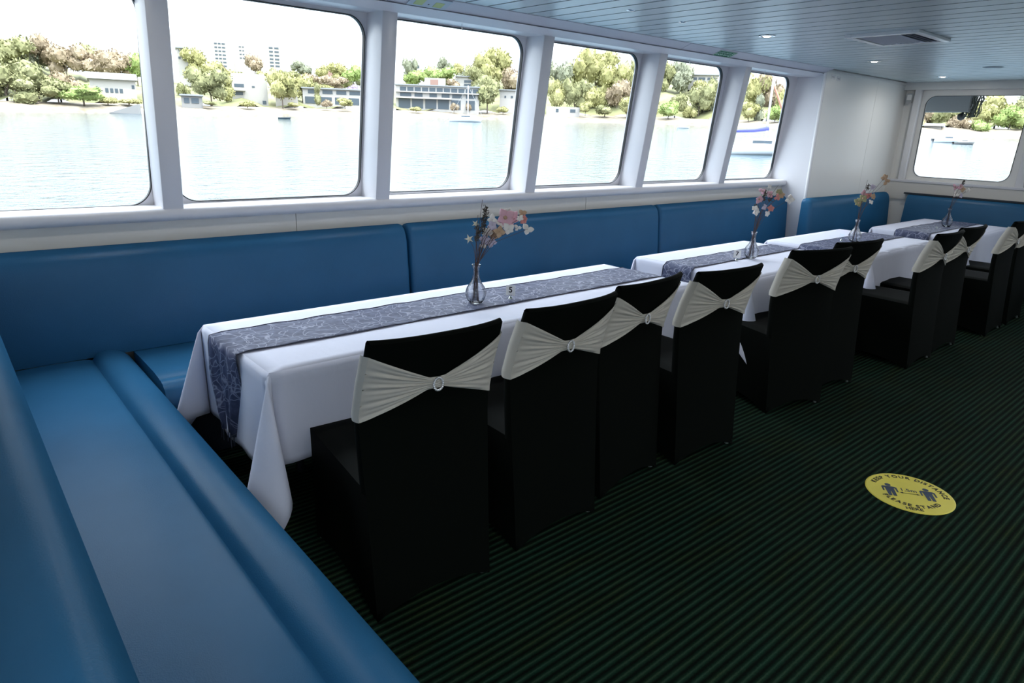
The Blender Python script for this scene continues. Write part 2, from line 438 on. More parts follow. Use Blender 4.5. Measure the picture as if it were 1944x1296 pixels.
# ---- projecting casing after the last window
YP = 3.555
struct(MB().prism([(YP+.004, -.02), (4.02, -.02), (4.0, 1.1), (gy(CZ)+.01, CZ), (gy(CZ)+.01, CZ+.02), (YP+.004, CZ+.02)], 'x', 7.283, 7.31).build('wall_casing', M['white']))
seam1 = 8.62
bx = MB().box(7.30, YP, -.02, seam1-.002, YP+.03, CZ+.02).box(seam1+.002, YP, -.02, XE+.1, YP+.03, CZ+.02).box(seam1-.004, YP+.004, -.02, seam1+.004, YP+.02, CZ)
struct(bx.build('wall_front_left', M['panel']))
struct(MB().tube([(7.290, YP-.002, .0), (7.290, YP-.002, CZ)], .017, 14).build('trim_14', M['trimw'], smooth=True, angle=50))
struct(MB().box(7.30, YP-.012, CZ-.028, XE, YP+.002, CZ).build('trim_15', M['panel']))

# ---- far wall with its windows
fwm = MB()
GX = XE+.05
FO = [(2.27, 3.30, 3.31, 2.25, 1.185, 2.135), (.98, 2.01, 2.02, .96, 1.185, 2.135), (-.32, .72, .72, -.33, 1.185, 2.135), (-1.6, -.57, -.57, -1.6, 1.185, 2.135), (-2.9, -1.87, -1.87, -2.9, 1.185, 2.135)]
FC = [(2.13, 3.46), (.85, 2.13), (-.44, .85), (-1.73, -.44), (-3.05, -1.73)]
for c, o in zip(FC, FO):
    holed_cell(fwm, c, 1.12, 2.25, rquad(o, .11), lambda x, z: GX, .03, swap=lambda x, y, z: (y, x, z))
fwm.box(GX, YR-.1, 1.12, GX+.03, -3.05, 2.25)
fwm.box(GX, 3.46, 1.12, GX+.03, 4.05, 2.25)
fwm.box(XE-.02, YR-.1, -.02, GX+.05, 4.05, 1.125)
fwm.box(XE-.03, YR-.1, 2.205, GX+.05, 4.05, CZ+.05)
struct(fwm.build('wall_far', M['panel'], weld=True))
for i, o in enumerate(FO):
    p0, p1 = rquad(o, .11, inset=-.003), rquad(o, .11, inset=.003)
    n_ = len(p0); g = MB()
    vs = [(GX-.004, p[0], p[1]) for p in p0] + [(GX-.004, p[0], p[1]) for p in p1] + [(GX+.02, p[0], p[1]) for p in p1] + [(GX+.02, p[0], p[1]) for p in p0]
    fs = []
    for a in range(4):
        b_ = (a+1) % 4
        fs += [(a*n_+k2, a*n_+(k2+1) % n_, b_*n_+(k2+1) % n_, b_*n_+k2) for k2 in range(n_)]
    g.add(vs, fs)
    wn = g.build('window_%d' % (i+7), M['black']); struct(wn)
    pn = MB(); q = rquad(o, .11, inset=-.002)
    pn.add([(GX+.012, p[0], p[1]) for p in q], [tuple(range(n_))]); pn.build('pane', M['pane'], wn)
for nm, ya in (('trim_16', 3.36), ('trim_17', 2.10), ('trim_18', .81), ('trim_19', -.48), ('trim_20', -1.77)):
    struct(MB().box(XE-.03, ya, 1.13, GX+.002, ya+(.07 if ya > 3 else .08), 2.21).build(nm, M['trimw'], bevel=.006, seg=2, smooth=True, angle=40))
struct(MB().box(XE-.05, YR, 1.112, GX+.002, YP, 1.142).build('trim_21', M['white'], bevel=.006, seg=2))
struct(MB().box(XE-.04, YR, .90, XE-.018, YP, 1.112).build('trim_22', M['cream']))
# ---- opposite side (behind the camera's right) with the same run of windows
wr = MB()
YRW = YR
xs = [XB-.1, 1.0, 2.3, 3.6, 4.9, 6.2, 7.5, XE+.1]
for i in range(7):
    a, b_ = xs[i], xs[i+1]
    o = (a+.20, b_-.20, b_-.20, a+.20, 1.25, 2.10)
    holed_cell(wr, (a, b_), 1.1, 2.35, rquad(o, .11), lambda x, z: YRW, -.05)
    q = rquad(o, .11, inset=-.002)
    g = MB(); g.tube([(p[0], YRW-.012, p[1]) for p in q] + [(q[0][0], YRW-.012, q[0][1])], .006, 6)
    wn = g.build('window_%d' % (i+12), M['black']); struct(wn)
    MB().add([(p[0], YRW-.012, p[1]) for p in q], [tuple(range(len(q)))]).build('pane', M['pane'], wn)
wr.box(XB-.1, YR-.05, -.02, XE+.1, YR, 1.1)
struct(wr.build('wall_right', M['white'], weld=True))
bwm = MB()
BC = [(-3.6, -2.2), (-2.2, -.8), (-.8, .5)]
for i, c in enumerate(BC):
    o = (c[0]+.10, c[1]-.10, c[1]-.10, c[0]+.10, 1.30, 2.16)
    holed_cell(bwm, c, 1.05, 2.34, rquad(o, .11), lambda x, z: XB, -.05, swap=lambda x, y, z: (y, x, z))
    q = rquad(o, .11, inset=-.002)
    g = MB(); g.tube([(XB-.012, p[0], p[1]) for p in q] + [(XB-.012, q[0][0], q[0][1])], .006, 6)
    wn = g.build('window_%d' % (i+19), M['black']); struct(wn)
    MB().add([(XB-.012, p[0], p[1]) for p in q], [tuple(range(len(q)))]).build('pane', M['pane'], wn)
bwm.box(XB-.05, YR-.1, -.02, XB, 4.1, 1.05).box(XB-.05, .5, 1.05, XB, 4.1, 2.34)
struct(bwm.build('wall_back', M['panel'], weld=True))

# ================================================================== benches
# bench against the back wall, running toward the window wall
pb = [(.15, .36), (.15, .452), (.30, .456), (.44, .453), (.462, .446), (.468, .444), (.474, .452), (.485, .468), (.505, .479), (.54, .484), (.575, .479), (.605, .463), (.628, .440), (.645, .410), (.652, .375), (.648, .345), (.63, .33), (.15, .33)]
b1 = empty('banquette_bench', (.3, 1.8, 0), 0, 'long blue leather bench across the back of the cabin in the near left corner', 'bench')
def child(mb, name, m, parent, **kw):
    o = mb.build(name, m, **kw); o.parent = parent
    o.matrix_parent_inverse = Matrix.Translation(-Vector(parent.location)) @ Matrix.Identity(4) if not any(parent.rotation_euler) else (Matrix.Translation(parent.location) @ parent.rotation_euler.to_matrix().to_4x4()).inverted()
    return o
child(MB().prism(pb, 'y', -1.6, 3.685), 'seat_cushion', M['leather'], b1, smooth=True, angle=60)
pk = [(.152, .36), (.152, .46), (.135, .62), (.112, .78), (.088, .92), (.079, .948), (.062, .968), (.040, .977), (.016, .972), (-.01, .955), (-.04, .925), (-.06, .88), (-.06, .36)]
child(MB().prism(pk, 'y', -1.6, 3.70), 'backrest', M['leather'], b1, smooth=True, angle=60)
child(MB().box(-.06, -1.6, 0, .56, 3.60, .33), 'plinth', M['plinth'], b1)
struct(MB().box(XB, YR, 0, -.07, 3.83, .90).build('trim_23', M['panel']))

# bench under the window wall
b2 = empty('banquette_bench', (4.0, 3.4, 0), 0, 'long blue leather bench under the side windows behind the first three tables', 'bench')
ps = [(3.70, .33), (3.70, .452), (3.55, .458), (3.30, .458), (3.215, .452), (3.205, .446), (3.195, .450), (3.16, .440), (3.13, .415), (3.115, .37), (3.12, .31), (3.15, .27), (3.20, .255), (3.70, .255)]
child(MB().prism(ps, 'x', .655, 7.27), 'seat_cushion', M['leather'], b2, smooth=True, angle=60)
child(MB().box(.66, 3.25, 0, 7.27, 3.83, .255), 'plinth', M['plinth'], b2)
prof = [(3.832, .455), (3.690, .455), (3.687, .52), (3.700, .70), (3.718, .88), (3.728, .93), (3.745, .962), (3.772, .982), (3.805, .984), (3.832, .975)]
def panel_pad(a, b_, prof, axis='x', r=.03):
    """upholstered pad: profile swept along an axis with rolled ends"""
    cy = sum(p[0] for p in prof)/len(prof); cz = .72
    mb = MB(); n = len(prof); st = []
    E_ = 6
    for i in range(E_+1):
        th = math.pi/2*i/E_; st.append((a + r*(1-math.sin(th)), r*(1-math.cos(th))))
    st = [(a + r*(1-math.sin(math.pi/2*i/E_)), r*(1-math.cos(math.pi/2*i/E_))) for i in range(E_, -1, -1)]
    st2 = [(a+b_-s, ins) for s, ins in st[::-1]]
    allst = st + st2
    vs = []
    y_back = max(p[0] for p in prof) if axis == 'x' else max(p[0] for p in prof)
    for s, ins in allst:
        for (y, z) in prof:
            yy = y + ins*(1 if (y_back-y) > .02 else 0)*min(1, (y_back-y)/.09)
            zz = z - ins*(1 if z > .9 else 0)*.9
            vs.append((s, yy, zz) if axis == 'x' else (-yy, s, zz))
    k_ = len(allst)
    fs = [(i*n+j, i*n+(j+1) % n, (i+1)*n+(j+1) % n, (i+1)*n+j) for i in range(k_-1) for j in range(n)]
    fs += [tuple(range(n)), tuple(range((k_-1)*n, k_*n))]
    mb.add(vs, fs); return mb
for a, b_ in ((-.05, 2.318), (2.335, 4.955), (4.972, 7.262)):
    child(panel_pad(a, b_, prof), 'backrest', M['leather'], b2, smooth=True, angle=50)
# bench against the projecting casing
b3 = empty('banquette_bench', (8.3, 3.3, 0), 0, 'short blue leather bench against the white bulkhead past the last side window', 'bench')
prof3 = [(y-.29, z-.004) for y, z in prof]
child(panel_pad(7.20, 9.33, prof3, r=.05), 'backrest', M['leather'], b3, smooth=True, angle=50)
ps3 = [(y-.30, z) for y, z in ps]
child(MB().prism(ps3, 'x', 7.32, 9.0), 'seat_cushion', M['leather'], b3, smooth=True, angle=60)
child(MB().box(7.32, 2.95, 0, 9.0, 3.5, .255), 'plinth', M['plinth'], b3)
# bench against the far wall
b4 = empty('banquette_bench', (9.1, 1.5, 0), 0, 'blue leather bench along the far wall under the end window', 'bench')
prof4 = [(-XE+.03+(3.832-y)*-1+.0, z-.02) for y, z in prof]
prof4 = [(-(XE-.045)-(3.832-y)*-1, z-.02) for y, z in prof]
def far_pad(a, b_):
    mb = MB(); pr = [((XE-.045)-(3.832-y), z-.015) for y, z in prof]
    return mb.prism(pr, 'y', a, b_)
child(far_pad(.3, 3.24), 'backrest', M['leather'], b4, smooth=True, angle=50, bevel=0)
ps4 = [((XE-.045)-(3.832-y), z) for y, z in ps]
child(MB().prism(ps4, 'y', -.6, 3.0), 'seat_cushion', M['leather'], b4, smooth=True, angle=60)
child(MB().box(8.95, -.6, 0, XE-.045, 3.0, .255), 'plinth', M['plinth'], b4)
child(MB().box(XE-.10, .3, .972, XE-.04, 3.3, .99), 'cap_rail', M['plinth'], b4)  # dark capping on the backrest, the shadow there put into its colour

# ================================================================== tables and linen
TZ = .725
TABLES = [  # x0, x1, y0, y1
    (.825, 3.47, 2.285, 3.035, 'first table from the camera, marked five'),
    (3.90, 5.37, 2.175, 3.10, 'second table, marked seven'),
    (5.60, 7.02, 2.125, 3.01, 'third table'),
    (7.55, 9.04, 2.04, 2.90, 'fourth table by the end wall')]
def cloth_mesh(x0, x1, y0, y1, z, drop, ovs, seed=0, low=.0):
    """rectangular cloth: top, four hanging sides and four folded corners. drop=(left,right,near,far)"""
    rnd = random.Random(seed)
    dl, dr, dn, df = drop
    mb = MB(); rr = .012
    ph = [rnd.uniform(0, 6) for _ in range(8)]
    mb.grid(lambda u, v: (x0+(x1-x0)*u, y0+(y1-y0)*v, z), 40, 14)
    def hang(t, dist, d, nrm, p, i, L_):
        # t along edge (0..L_), dist below the edge
        if dist < rr*1.57:
            th = dist/rr; o, dz = rr*math.sin(th), rr*(1-math.cos(th))
        else:
            o, dz = rr, rr + dist - rr*1.57
        fade = min(1, t/.12, (L_-t)/.12)
        wv = (dist/d)**1.3*fade*(.010*math.sin(t*9+ph[i])+.008*math.sin(t*21+ph[i+1]) + .012)
        o += wv
        return (p[0]+nrm[0]*o, p[1]+nrm[1]*o, z-dz)
    NV = 14
    def side(p0, p1, nrm, d, i):
        L_ = (Vector(p1)-Vector(p0)).length
        n = max(12, int(L_/.05))
        def fn(u, v):
            p = (p0[0]+(p1[0]-p0[0])*u, p0[1]+(p1[1]-p0[1])*u)
            return hang(u*L_, v*d, d, nrm, p, i, L_)
        mb.grid(fn, n, NV)
    side((x0, y0), (x0, y1), (-1, 0), dl, 0)
    side((x1, y0), (x1, y1), (1, 0), dr, 1)
    side((x0, y0), (x1, y0), (0, -1), dn, 2)
    side((x0, y1), (x1, y1), (0, 1), df, 3)
    def corner(cx, cy, na, nb, da, db, k, ov, wt=(1, 1)):
        # fan of cloth from side a (normal na) round to side b (normal nb)
        na, nb = Vector((*na, 0)), Vector((*nb, 0)); dg = (na*wt[0]+nb*wt[1]).normalized(); lt = (nb-na).normalized()
        sg = 1 if k % 2 == 0 else -1
        def fn(u, v):
            phi = u*math.pi/2
            c, s = math.cos(phi), math.sin(phi)
            # distance along the ray to the square border
            r = min(da/max(c, 1e-6), db/max(s, 1e-6))*v
            r = min(r, math.hypot(da, db))
            out = ov*math.sin(2*phi)**.9 if 0 < u < 1 else 0
            lat = (.20*math.sin(4*phi) + .10*math.sin(2*phi))*sg
            r *= 1+.08*math.sin(2*phi)**2
            d = dg*out + lt*lat
            base = na*(rr+.004)*c + nb*(rr+.004)*s
            dn_ = math.sqrt(max(.05, 1-d.length_squared))
            p = Vector((cx, cy, z)) + base*min(1, r/.02) + d*r + Vector((0, 0, -dn_*r))
            return tuple(p)
        mb.grid(fn, 24, NV)
    corner(x0, y0, (-1, 0), (0, -1), dl, dn, 0, ovs[0], (1.6, .9) if ovs[0] == .47 else (1, 1))
    corner(x0, y1, (-1, 0), (0, 1), dl, df, 1, ovs[1])
    corner(x1, y0, (1, 0), (0, -1), dr, dn, 1, ovs[1])
    corner(x1, y1, (1, 0), (0, 1), dr, df, 0, ovs[1])
    return mb
DROPS = [((.42, .30, .38, .42), (.42, .26)), ((.36, .30, .36, .33), (.47, .2)), ((.36, .30, .36, .33), (.47, .2)), ((.33, .22, .36, .33), (.47, .2))]
WORD = ['nearest the camera, longest of the row', 'second in the row, its near corner hanging between chairs', 'third in the row beside the white bulkhead', 'farthest in the row, by the end window']
for i, (x0, x1, y0, y1, nm) in enumerate(TABLES):
    t = empty('dining_table', ((x0+x1)/2, (y0+y1)/2, 0), 0,
              ['rectangular dining table hidden under the long white cloth nearest the camera', 'rectangular dining table under the second white cloth, with the card seven', 'rectangular dining table under the third white cloth beside the bulkhead', 'rectangular dining table under the farthest white cloth by the end window'][i], 'table')
    hx, hy = (x1-x0)/2-.004, (y1-y0)/2-.004
    def lc(mb, name, m, **kw):
        o = mb.build(name, m, **kw); o.parent = t; return o
    lc(MB().box(-hx, -hy, TZ-.030, hx, hy, TZ-.003), 'tabletop', M['wood'])
    for sx in (-1, 1):
        for sy in (-1, 1):
            lx, ly = sx*(hx-.30), sy*(hy-.22)
            lc(MB().tube([(lx, ly, 0), (lx, ly, TZ-.03)], .017, 10), 'leg', M['plinth'], smooth=True, angle=50)
    cl = cloth_mesh(x0, x1, y0, y1, TZ, DROPS[i][0], DROPS[i][1], seed=i).build('tablecloth', M['cloth'], smooth=True, weld=True, solid=.0022)
    tag(cl, ['long white tablecloth with card five, its corner falling beside the back bench', 'white tablecloth on the second table with number seven, corner hanging between two chairs', 'white tablecloth on the third table beside the white bulkhead', 'white tablecloth on the farthest table below the end window'][i], 'tablecloth', 'white tablecloths')
# runners
RUN = [(TABLES[0], 2.548, 2.865, .40, .0), (TABLES[1], 2.60, 2.835, .14, 0), (TABLES[2], 2.40, 2.705, .14, 0), (TABLES[3], 2.335, 2.66, .14, 0)]
def runner(x0, x1, ya, yb, drop, taper, seed):
    mb = MB(); rnd = random.Random(seed); p = [rnd.uniform(0, 6) for _ in range(4)]
    L_ = x1-x0; z = TZ + .004
    total = drop + L_ + .10
    def pt(s, v, lift=0):
        # s from -drop (hanging left) to L_+.10 (hanging right)
        y = ya + (yb-ya)*v
        wob = .006*math.sin(s*5+p[0])*math.sin(s*2.3+p[1])
        y += wob
        if s < 0:
            d = -s; rr = .016
            if d < rr*1.57: th = d/rr; o, dz = rr*math.sin(th), rr*(1-math.cos(th))
            else: o, dz = rr, rr+d-rr*1.57
            if taper:
                k_ = max(0, (d-.18)/(drop-.18))
                y = y + (ya+(yb-ya)*.45 - y)*k_*.55*1.0
                y -= .05*k_*0
                o += .012*math.sin(v*17+p[2])*min(1, d/.15)
            o += .006*math.sin(v*11+p[2])*min(1, d/.1) + .016
            return (x0-o-lift, y, z-dz)
        if s > L_:
            d = s-L_; o = min(d, .012)
            return (x1+o+.012+lift, y, z-max(0, d-.008))
        zz = z + .0022*(1+math.sin(v*14+s*7+p[3])*math.sin(s*13+p[2])) + .0015*math.sin(s*31)
        return (x0+s, y, zz+lift)
    nS = int(total/.035)
    mb.grid(lambda u, v: pt(-drop+total*u, v), nS, 16, 0)
    hems = []
    for v in (.0, 1.0):
        hems.append([pt(-drop+total*(j/(nS*1.0)), v, .0015) for j in range(nS+1)])
    return mb, hems, [pt(-drop, j/16) for j in range(17)]
RL = ['silver grey organza runner along the first table, its end hanging to a point', 'silver grey organza runner on the second table under the card seven', 'silver grey organza runner on the third table behind two chair backs', 'silver grey organza runner on the farthest table below the end window']
for i, (T, ya, yb, dp, _) in enumerate(RUN):
    mb, hems, endl = runner(T[0], T[1], ya, yb, dp, i == 0, 20+i)
    ro = mb.build('table_runner', M['runner'], smooth=True, solid=.0012); tag(ro, RL[i], 'table runner', 'organza table runners')
    for h in hems:
        MB().tube(h, .0022, 6).build('hem', M['runner_edge'], ro, smooth=True)
    if i == 0:
        fr = MB()
        for j in range(0, 17):
            p = Vector(endl[j]); fr.tube([p, p+Vector((-.004, random.uniform(-.01, .01), -.03-random.random()*.03))], .0016, 5)
        fr.build('fringe', M['runner_edge'], ro)

# ================================================================== chairs
def yedge(z):
    pts = [(0, 0), (.4, .034), (.65, .054), (.74, .055), (.85, .025), (.96, -.018), (1.0, -.030)]
    for (a, b_), (c, d) in zip(pts, pts[1:]):
        if a <= z <= c: return b_ + (d-b_)*(z-a)/(c-a)
    return pts[-1][1]
def curv(z): return .010 + max(0, z-.5)*.052
def hw(z):
    pts = [(0, .232), (.3, .236), (.74, .246), (1.0, .238)]
    for (a, b_), (c, d) in zip(pts, pts[1:]):
        if a <= z <= c: return b_ + (d-b_)*(z-a)/(c-a)
    return .238
def yrear(x, z):
    s = x/hw(min(z, 1.0)); return yedge(min(z, 1.0)) - curv(z)*(1-abs(s)**2.8)
TOP = .992
def hem_z(s, lift): return lift*(1-abs(s)**2.2)
def chair_cover():
    mb = MB()
    n, kz = 16, 26
    # rear face, hem arched between the back legs
    def rear(u, v):
        s = -1+2*u; zb = hem_z(s, .055)
        z = zb + (TOP-zb)*v; x = s*hw(z)
        return (x, yrear(x, z), z)
    mb.grid(rear, n, kz)
    TH = .034
    # upper back front face (from seat to top) and its sides and top
    def front(u, v):
        s = -1+2*u; z = .47+(TOP-.47)*v; x = s*hw(z)
        return (x, yrear(x, z)+TH*(1.15-.3*v), z)
    mb.grid(front, n, 14, flip=True)
    def topf(u, v):
        s = -1+2*u; x = s*hw(TOP); th = TH*.85
        return (x, yrear(x, TOP)+th*v, TOP+.010*math.sin(math.pi*v))
    mb.grid(topf, n, 5)
    for sg in (-1, 1):
        def sd(u, v):
            z = .47+(TOP-.47)*u; x = sg*hw(z)
            return (x + sg*.006*math.sin(math.pi*v), yrear(x, z)+TH*(1.15-.3*u)*v, z)
        mb.grid(sd, 14, 4)
    # seat block : side skirts, front skirt and seat top
    YF = .60; SZ = .485
    def sw(t): return .236 - .034*t           # half width from back (t=0) to front (t=1)
    for sg in (-1, 1):
        def skirt(u, v):
            zb = .05*(1-abs(2*u-1)**2.2)
            z = zb+(SZ-.008-zb)*v
            y0 = yrear(hw(z), z); y = y0 + (YF-y0)*u
            x = sg*(sw(u) - .012*math.sin(math.pi*u)*math.sin(math.pi*min(1, v*1.1)))
            x = x*(1-u) + x*u if u > 0 else sg*hw(z)
            return (x, y, z)
        mb.grid(skirt, 16, 12)
    def fskirt(u, v):
        s = -1+2*u; zb = hem_z(s, .05); z = zb+(SZ-.008-zb)*v
        return (s*sw(1), YF+.004*math.sin(math.pi*v)*(1-s*s), z)
    mb.grid(fskirt, 12, 12)
    def seat(u, v):
        y0 = yedge(SZ)+.0; y = y0+(YF-y0)*u
        s = -1+2*v; x = s*sw(u)
        e = min(1, (1-abs(s))/.12, (1-u)/.08 if u < 1 else 0)
        return (x, y, SZ-.008+.010*max(0, e)**.5)
    mb.grid(seat, 14, 14)
    return mb
def sash_mesh():
    mb = MB()
    def hh(s): return max(.0225, .010 + .107*abs(s))
    def zc(s): return .818 + .018*abs(s)
    def f(u, v):
        s = -1+2*u; t = -1+2*v
        h = hh(s); z = zc(s)+h*t; x = s*(hw(z)+.002)
        a = abs(s)
        pl = .0065*(1-abs(math.sin(t*8.5+.9*math.sin(2.2*s+(1 if s > 0 else 0)))))*min(1, a*2.2+.3)*(1-a**8) + .003*math.sin(t*29+2*s+1)*(1-a**6)*min(1, a*3+.2)
        kn = .010*math.exp(-(s/.09)**2)
        return (x, yrear(x, z)-.006-max(-.004, pl)-kn*math.sqrt(max(0, 1-t*t)), z)
    mb.grid(f, 60, 56)
    for sg in (-1, 1):
        def sd(u, v):
            t = -1+2*u; z = zc(1)+hh(1)*t; x = sg*(hw(z)+.002)
            y0 = yrear(x, z)-.006; y1 = yrear(x, z)+.046
            return (x+sg*.009*math.sin(math.pi*min(1, v*1.0)), y0+(y1-y0)*v, z)
        mb.grid(sd, 12, 8)
    def fr(u, v):
        s = -1+2*u; t = -1+2*v; z = zc(1)+hh(1)*t*.9; x = s*(hw(z)+.002)
        return (x, yrear(x, z)+.044+.002*math.sin(t*12), z)
    mb.grid(fr, 16, 10)
    return mb
def buckle_mesh():
    mb = MB(); zc = .818
    for j in range(20):
        a = 2*math.pi*j/20
        mb.ball((.017*math.cos(a), yrear(0, zc)-.021, zc+.021*math.sin(a)), .0048, 1)
    mb.tube([(.017*math.cos(a_*math.pi/12), yrear(0, zc)-.018, zc+.021*math.sin(a_*math.pi/12)) for a_ in range(25)], .0022, 6)
    return mb
def make_chair():
    t = empty('covered_chair')
    chair_cover().build('chair_cover', M['cover'], t, smooth=True, weld=True, angle=42)
    for sx in (-1, 1):
        MB().tube([(sx*.212, .022, 0), (sx*.205, .075, .46)], .011, 8).build('leg', M['leg'], t, smooth=True, angle=50)
        MB().tube([(sx*.188, .575, 0), (sx*.188, .56, .46)], .011, 8).build('leg', M['leg'], t, smooth=True, angle=50)
    s = sash_mesh().build('sash', M['sash'], t, smooth=True, weld=True, angle=55)
    buckle_mesh().build('buckle', M['crystal'], s, smooth=True)
    return t
CH = [(1.128, 1.656, -3, 'black covered chair with white sash, nearest the camera'),
      (1.756, 1.685, 1, 'black covered chair second from the camera, grey leg showing under its hem'),
      (2.314, 1.762, 5, 'black covered chair with white sash, third from the camera, turned slightly toward the fourth'),
      (2.862, 1.712, -5, 'black covered chair with white sash, fourth and last at the first table'),
      (3.850, 1.735, -15, 'black covered chair beside the hanging cloth corner of table seven, nearer of its pair'),
      (4.400, 1.755, -9, 'black covered chair at table seven, farther of its pair, next to the third table'),
      (5.480, 1.585, -1, 'black covered chair at the third table, nearer of its overlapping pair'),
      (6.040, 1.600, -3, 'black covered chair at the third table, farther of its overlapping pair'),
      (7.020, 1.510, 0, 'black covered chair at the farthest table, nearer one by the frame edge'),
      (7.640, 1.510, 0, 'black covered chair at the farthest table, last in the row, cut by the frame')]
proto = make_chair()
for i, (x, y, a, lb) in enumerate(CH):
    o = proto if i == 0 else copy_tree(proto)
    o.location = (x, y, 0); o.rotation_euler = (0, 0, math.radians(a))
    tag(o, lb, 'chair', 'black chairs with white sashes along the tables')

# ================================================================== things on the tables
HR = Vector((rt0.x, rt0.y, 0)).normalized()       # horizontal axes used to lay out the sprays
HF = Vector((fw.x, fw.y, 0)).normalized()
vprof = [(.0, .004), (.026, .0), (.034, .004), (.046, .022), (.054, .045), (.054, .062), (.046, .085), (.030, .108), (.020, .130), (.0155, .155), (.0165, .178), (.0215, .200), (.0225, .203),
         (.0200, .2005), (.0150, .178), (.0140, .155), (.0185, .130), (.028, .108), (.0440, .085), (.052, .062), (.052, .046), (.044, .024), (.033, .009), (.0, .009)]
def petal(mb, c, r, d, nrm, m=0, wd=.44):
    """curved petal from c in direction d"""
    d = d.normalized(); s = nrm.cross(d).normalized()
    vs = []; nU, nV = 6, 4
    for i in range(nU+1):
        u = i/nU; wdt = r*wd*math.sin(math.pi*min(.97, u*.9+.08))
        for j in range(nV+1):
            v = -1+2*j/nV
            vs.append(c + d*(r*u) + s*(wdt*v) + nrm*(r*.18*math.sin(u*2.5) - r*.16*v*v*u))
    W = nV+1
    mb.add(vs, [(i*W+j, (i+1)*W+j, (i+1)*W+j+1, i*W+j+1) for i in range(nU) for j in range(nV)], m)
def spray(base, items, lab, seed):
    rnd = random.Random(seed)
    t = empty('dried_flower_bunch', base, 0, lab, 'flowers', 'dried flower bunches in the vases')
    def w(dx, dz, dd=0): return HR*dx + HF*dd + Vector((0, 0, dz))
    def stem(pts, r=.0011):
        MB().tube(pts, r, 6).build('stem', M['stem'], t, smooth=True)
    for it in items:
        kind, dx, dz, sz = it[:4]; colr = it[4] if len(it) > 4 else 'pet_w'
        dd = rnd.uniform(-.03, .03)
        foot = w(rnd.uniform(-.02, .02), .012, rnd.uniform(-.02, .02)); neck = w(rnd.uniform(-.008, .008), .19, rnd.uniform(-.008, .008))
        head = w(dx, dz, dd)
        mid = neck*.45 + head*.55 + w(-dx*.18, .02)
        stem([foot, foot*.5+neck*.5, neck, neck*.6+mid*.4, mid, mid*.4+head*.6, head], .0012)
        nrm = (-HF + Vector((rnd.uniform(-.4, .4), rnd.uniform(-.4, .4), rnd.uniform(-.2, .5)))).normalized()
        ax = nrm.cross(Vector((0, 0, 1))).normalized(); ay = nrm.cross(ax)
        if kind == 'f':
            mb = MB(); npet = rnd.choice((3, 4, 5)); a0 = rnd.uniform(0, 6)
            sz *= 1.5
            for j in range(npet):
                a = a0 + 2*math.pi*j/npet + rnd.uniform(-.3, .3)
                petal(mb, head, sz*rnd.uniform(.75, 1.1), ax*math.cos(a)+ay*math.sin(a), nrm)
            bl = mb.build('blossom', M[colr], t, smooth=True, solid=.0008)
            if colr in ('pet_p', 'pet_o'):
                MB().ball(head - HF*.004, sz*.22, 1, jit=.15).build('flower_centre', M['pet_b'], bl, smooth=True)
        elif kind == 's':
            mb = MB(); vs = [head+nrm*sz*.22, head-nrm*sz*.05]
            a0 = rnd.uniform(0, 1)
            for j in range(10):
                a = a0+math.pi*j/5; r = sz if j % 2 == 0 else sz*.36
                vs.append(head + (ax*math.cos(a)+ay*math.sin(a))*r)
            mb.add(vs, [(0, 2+j, 2+(j+1) % 10) for j in range(10)] + [(1, 2+(j+1) % 10, 2+j) for j in range(10)])
            mb.build('star_pod', M['star'], t)
        elif kind == 'd':
            mb = MB(); nb = int(sz*1400)
            for j in range(nb):
                u = j/nb; c = head*(1-u*.42*min(1, sz*12)) + neck*(u*.42*min(1, sz*12))
                c = c + Vector((rnd.uniform(-1, 1), rnd.uniform(-1, 1), rnd.uniform(-1, 1)))*.010
                a = Vector((rnd.uniform(-1, 1), rnd.uniform(-1, 1), rnd.uniform(0, 1.2)))
                petal(mb, c, .013, a, a.cross(Vector((.3, .5, .2))).normalized(), wd=.3)
            mb.build('seed_head', M['seed'], t, solid=.0006)
        elif kind == 't':
            pass
    return t
K = 1/395.0
def it1(kind, cx, cy, sz, c='pet_w'):    # crop pixels -> metres from the vase foot
    dx = (cx/5.183+820-903)*K; dz = (577-(cy/5.183+370))*K*1.06
    return (kind, dx, dz, sz, c)
ITEMS0 = [it1('f', 720, 215, .036, 'pet_p'), it1('f', 790, 235, .030, 'pet_p'), it1('f', 745, 160, .018, 'pet_w'), it1('f', 690, 265, .022, 'pet_w'), it1('f', 755, 320, .022, 'pet_w'),
          it1('f', 890, 175, .018, 'pet_b'), it1('f', 910, 235, .016, 'pet_r'), it1('f', 870, 215, .012, 'pet_w'), it1('f', 850, 305, .014, 'pet_w'), it1('f', 950, 318, .026, 'pet_w'),
          it1('f', 665, 350, .022, 'pet_b'), it1('f', 530, 370, .022, 'pet_w'), it1('f', 575, 350, .020, 'pet_g'), it1('f', 602, 395, .020, 'pet_b'), it1('f', 510, 440, .022, 'pet_g'), it1('f', 585, 465, .024, 'pet_g'), it1('f', 495, 490, .016, 'pet_w'),
          it1('f', 590, 240, .022, 'pet_w'), it1('f', 590, 292, .018, 'pet_g'),
          it1('s', 355, 425, .025), it1('s', 415, 290, .022), it1('d', 520, 135, .12), it1('d', 445, 310, .07), it1('t', 485, 50, 0), it1('t', 440, 200, 0)]
def itm(x0, yb, sc, l):   # generic: pixel list around a vase foot
    return [(k_, (px-x0)/sc, (yb-py)/sc*1.06, s_, c_) for k_, px, py, s_, c_ in l]
def px_scale(p): return F/((Vector(p)-Vector((0, 0, H))).dot(fw))
VPOS = [atz(903, 575, TZ+.007), atz(1425, 490, TZ+.007), atz(1621, 459, TZ+.007), atz(1796, 430, TZ+.007)]
def c7(x, y): return 1390+x/8.64, 350+y/8.64
def c3(x, y): return 1570+x/9.25, 330+y/9.25
